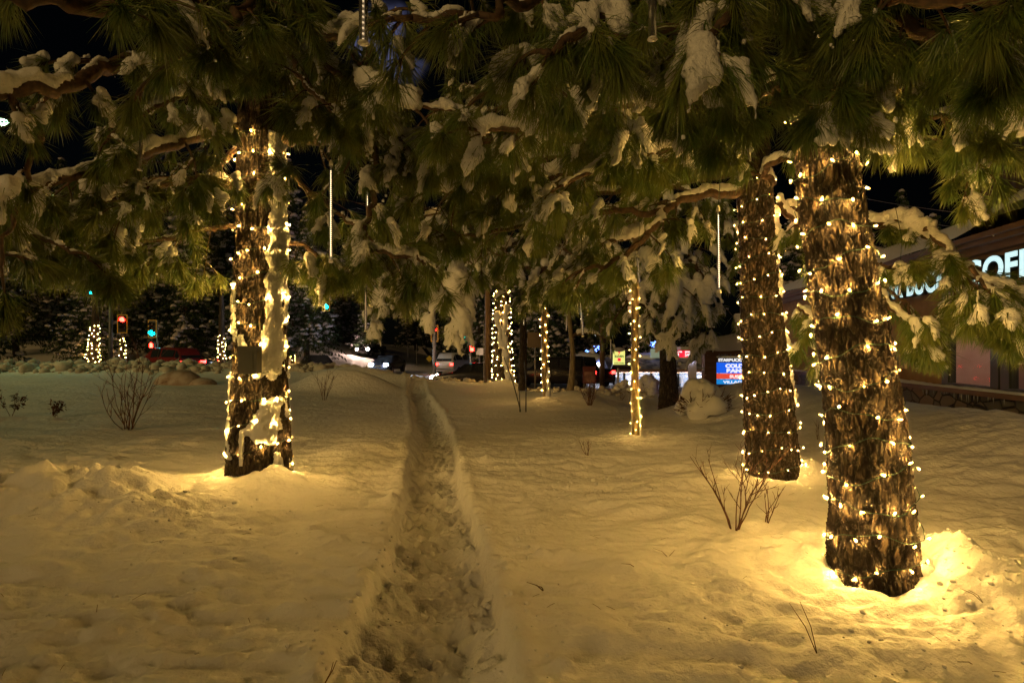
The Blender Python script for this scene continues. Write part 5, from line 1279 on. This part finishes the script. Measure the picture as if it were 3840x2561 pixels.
signal(198, 1052, 33, 2, 'green signal at the far end, seen askew, highest over the street', .9)
signal(345, 1096, 32, 2, 'green signal at the tip of the mast arm, seen askew', .9)
signal(458, 1198, 32, 0, 'red signal beside the dark signal pole', .35)
signal(570, 1249, 38, 2, 'bright cyan green signal over the passing car', 0, s=.85)
signal(567, 1296, 37.5, 0, 'red hand pedestrian signal right below the bright green light', 0, ped=True)
signal(1222, 1150, 36, 2, 'green arrow signal hanging alone over the street, past the thick pine', 0)
signal(1398, 1137, 36, 0, 'red signal hanging behind the reddish tube', .2)
signal(1629, 1236, 36, 0, 'dim red signal between the two big snow pads', -.2)
signal(1748, 1263, 33, 2, 'green signal turned sideways near the wooden utility pole', 1.0)
signal(1770, 1308, 32.8, 0, 'bright red signal beside the small pale road sign', 0, ped=True)

def street_lamp():
    Y = 26.0; c = P(6, 460, Y); z = gz(c[0], Y); r = thing('street_lamp', (c[0]-1.3, Y+.5, z), 'greenish white street lamp shining at the edge through the needles', 'street lamp'); L = np.array(r.location)
    h = c[2]-z; MB().tube([(0, 0, -.5), (0, 0, h*.6), (0, 0, h)], [.12, .10, .07], 12).obj('post', M['metal'], r, True)
    MB().tube([(0, 0, h-.1), (.6, -.2, h+.25), (1.15, -.45, h+.2)], .035, 8).obj('arm', M['metal'], r, True)
    s = MB(); s.ball((0, 0, 0), 1, 2); s.V[0] = s.V[0]*np.array([.36, .18, .10])+np.array([1.3, -.5, h+.12]); s.obj('lamp_head', M['metal'], r, True)
    s = MB(); s.ball((0, 0, 0), 1, 2); s.V[0] = s.V[0]*np.array([.34, .2, .15])+np.array([1.3, -.55, h+.0]); s.obj('lamp_lens', M['lampglass'], r, True)
    l = bpy.data.lights.new('lamp_light', 'POINT'); l.energy = LAMPW; l.color = (.80, 1, .34); l.shadow_soft_size = .15
    o = bpy.data.objects.new('lamp_light', l); COL.objects.link(o); o.parent = r; o.location = (1.3, -.6, h-.22)
LAMPW = 620
street_lamp()

# ------------------------------------------------------------------ vehicles
def loft(st, n):
    V = np.array(st).reshape(-1, 3); m = len(st); Q = [(i*n+j, i*n+(j+1) % n, (i+1)*n+(j+1) % n, (i+1)*n+j) for i in range(m-1) for j in range(n)]
    Q += []; T = []
    c0 = V[:n].mean(0); c1 = V[-n:].mean(0); V = np.vstack([V, c0, c1]); N = m*n
    for j in range(n): T.append((N, (j+1) % n, j)); T.append((N+1, (m-1)*n+j, (m-1)*n+(j+1) % n))
    return V, Q, T
KINDS = {'sedan': (4.6, .88, [(-2.3, .95, .95), (-2.1, 1.0, 1.0), (-1.5, 1.02, 1.06), (-.95, 1.0, 1.40), (.1, .98, 1.44), (.55, .96, 1.36), (1.15, .93, .97), (2.1, .80, .80), (2.3, .68, .68)]),
         'suv': (4.7, .94, [(-2.35, 1.05, 1.08), (-2.25, 1.1, 1.3), (-1.9, 1.12, 1.72), (-.6, 1.1, 1.78), (.4, 1.08, 1.74), (1.1, 1.05, 1.10), (2.15, .95, .98), (2.35, .8, .8)]),
         'pickup': (5.4, .96, [(-2.7, 1.1, 1.1), (-1.0, 1.1, 1.12), (-.85, 1.1, 1.78), (.4, 1.1, 1.82), (1.1, 1.08, 1.14), (2.5, 1.02, 1.05), (2.7, .85, .85)])}
def vehicle(kind, px, Y, rz, paint, lab, head=None, tail=None, z=None):
    Lh, Wd, st = KINDS[kind]; x = P(px, 0, Y)[0]; z = gz(x, Y)+.03 if z is None else z
    r = thing('parked_car' if kind != 'pickup' else 'pickup_truck', (x, Y, z), lab, 'car', 'cars on the street', rz); S = []
    for i, (a, belt, roof) in enumerate(st):
        e = 1-.10*(abs(a)/(Lh/2))**4; w = Wd*e; wr = w*(.76 if roof > belt+.08 else .93)
        S.append([(a, -w*.9, .28), (a, -w, .5), (a, -w, belt-.12), (a, -w*.96, belt), (a, -wr, roof-.03), (a, -wr*.8, roof), (a, wr*.8, roof), (a, wr, roof-.03), (a, w*.96, belt), (a, w, belt-.12), (a, w, .5), (a, w*.9, .28)])
    V, Q, T = loft(S, 12); MB().add(V, Q, T).obj('body', M[paint], r, True)
    # side windows, windscreen, rear window set a little proud of the cabin
    cab = [(a, b, c) for a, b, c in st if c > b+.08]; g = MB()
    idx = [i for i, (a, b, c) in enumerate(st) if c > b+.08]
    for sgn in (-1, 1):
        for i in range(len(idx)-1):
            (a0, b0, c0), (a1, b1, c1) = st[idx[i]], st[idx[i+1]]; w0, w1 = Wd*.965, Wd*.76
            def pt(a, b, c, t): return (a, sgn*(w0+(w1-w0)*t+.012), b+(c-.03-b)*t)
            o = MB().add([pt(a0+.06, b0, c0, .12), pt(a1-.06, b1, c1, .12), pt(a1-.06, b1, c1, .88), pt(a0+.06, b0, c0, .88)], [(0, 1, 2, 3)]).obj('side_window', M['glass'], r)
    for i0, i1, nm in ((idx[0]-1, idx[0], 'rear_window'), (idx[-1], idx[-1]+1, 'windscreen')):
        (a0, b0, c0), (a1, b1, c1) = st[i0], st[i1]; w = Wd*.70; dx = -.015 if nm == 'rear_window' else .015
        MB().add([(a0+dx, -w, c0+.02), (a0+dx, w, c0+.02), (a1+dx, w, c1+.0), (a1+dx, -w, c1+.0)], [(0, 1, 2, 3)]).obj(nm, M['glass'], r)
    for ax in (-Lh*.31, Lh*.31):
        for sgn in (-1, 1):
            y = sgn*(Wd-.10); wh = MB().tube([(ax, y-.11, .33), (ax, y+.11, .33)], .33, 18).obj('wheel', M['rubber'], r, True)
            MB().tube([(ax, y+sgn*.112, .33), (ax, y+sgn*.125, .33)], .2, 12).obj('rim', M['galv'], wh, True)
    for sgn in (-1, 1):
        f = st[-1]; q = MB(); q.ball((0, 0, 0), 1, 2); q.V[0] = q.V[0]*np.array([.15, .20, .15])+np.array([Lh/2-.10, sgn*Wd*.68, f[1]-.02]); q.obj('headlight', M[head or 'cap'], r, True)
        b_ = st[0]; q = MB(); q.box(-Lh/2-.012, sgn*Wd*.72-.14, b_[1]-.28, -Lh/2+.10, sgn*Wd*.72+.12, b_[1]-.10); q.obj('tail_lamp', M[tail or 'dark_l'], r)
    MB().box(-Lh/2-.03, -Wd*.85, .38, -Lh/2+.1, Wd*.85, .55).obj('bumper', M['metal'], r)
    return r
# heading: rz = 0 points to the right of the photo
vehicle('suv', 628, 36.5, math.radians(155), 'carred', 'maroon car with glowing tail lamps passing behind the ploughed bank', None, 'tail')
vehicle('sedan', 705, 42, math.radians(160), 'cardark', 'dark car just ahead of the maroon one, one tail lamp glowing', None, 'tail')
vehicle('sedan', 1455, 47, math.radians(-97), 'cardark', 'oncoming car with dazzling white headlights at the end of the track', 'head')
vehicle('sedan', 1190, 40, math.radians(-60), 'cardark', 'oncoming car with a pinkish headlight behind the snow mound', 'headw')
vehicle('sedan', 1392, 62, math.radians(-100), 'cardark', 'smaller oncoming car with a pinkish lamp behind the dazzling one', 'headw')
vehicle('sedan', 1790, 29.5, math.radians(176), 'cardark', 'black car with one lit headlight behind the utility pole', 'headw', 'tail')
vehicle('suv', 1712, 48, math.radians(70), 'carwhite', 'pale van with red tail lamps beyond the black car', None, 'tail')
vehicle('suv', 2060, 33, math.radians(172), 'cardark', 'dark car between the slender lit trunk and the curved bare trunk', None, 'tail')
vehicle('pickup', 2165, 35.5, math.radians(118), 'cardark', 'dark pickup with a glowing red tail lamp beside the notice board', None, 'tail')

# far village lights
def far_houses():
    for x0, x1, y0, y1, Y, lab, n in ((1470, 1520, 1322, 1362, 95, 'far house with small lit windows behind the dazzling headlights', 3), (1560, 1600, 1318, 1362, 90, 'far house with one orange lit window beside the yellow diamond sign', 2)):
        a, b = P(x0, y1, Y), P(x1, y0, Y); z = -2.2; r = thing('house', ((a[0]+b[0])/2, Y, z), lab, 'house', 'far houses'); w = (b[0]-a[0])/2; h = b[2]-z
        MB().box(-w, 0, -.5, w, 4, h-.6).obj('wall', M['siding'], r)
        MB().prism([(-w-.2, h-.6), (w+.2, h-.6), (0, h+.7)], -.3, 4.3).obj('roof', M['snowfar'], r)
        for i in range(n):
            c = -w+.4+i*(2*w-.8)/max(1, n-1); MB().box(c-.22, -.03, h-2.0, c+.22, -.005, h-1.1).obj('window', mat('lit_window', (1, .6, .3), .5, emit=(1, .45, .16), es=.9), r)
    Y = 80; c = P(1537, 1355, Y); r = thing('lit_sign', (c[0], Y, gz(c[0], Y)), 'small warm glowing sign frame far down the street', 'sign'); h = c[2]-r.location.z; s = MB()
    for i in range(22):
        for j in (0, 1, 2): s.ball((-.45+.9*i/21, 0, h-.45+.45*j+.15*(i/21)), .035, 1)
    s.obj('bulbs', M['bulbfar'], r)['kind'] = 'stuff'; MB().box(-.5, .04, h-.6, .5, .1, h+.6).obj('panel', M['signback'], r); MB().tube([(0, .07, -1), (0, .07, h)], .05, 6).obj('post', M['galv'], r)
far_houses()
# overhead wires
def wires():
    for i, (a, b, lab) in enumerate((((3060, 690, 30), (3700, 790, 16), 'upper of the faint overhead wires by the dark roof'), ((3060, 730, 30), (3700, 850, 16), 'lower of the faint overhead wires by the dark roof'), ((1480, 465, 40), (1700, 470, 34), 'upper thin wire across the dark gap in the branches'), ((1480, 484, 40), (1700, 492, 34), 'lower thin wire across the dark gap in the branches'))):
        A, B = P(*a), P(*b); d = (B-A)/np.linalg.norm(B-A); A2 = A-d*4; r = thing('overhead_wire', tuple(A2), lab, 'wire'); m = 12; B2 = B+d*4
        MB().tube([(B2-A2)*t+np.array([0, 0, -.3*math.sin(math.pi*t)]) for t in np.linspace(0, 1, m)], .009, 5).obj('cable', M['galv'], r)
wires()
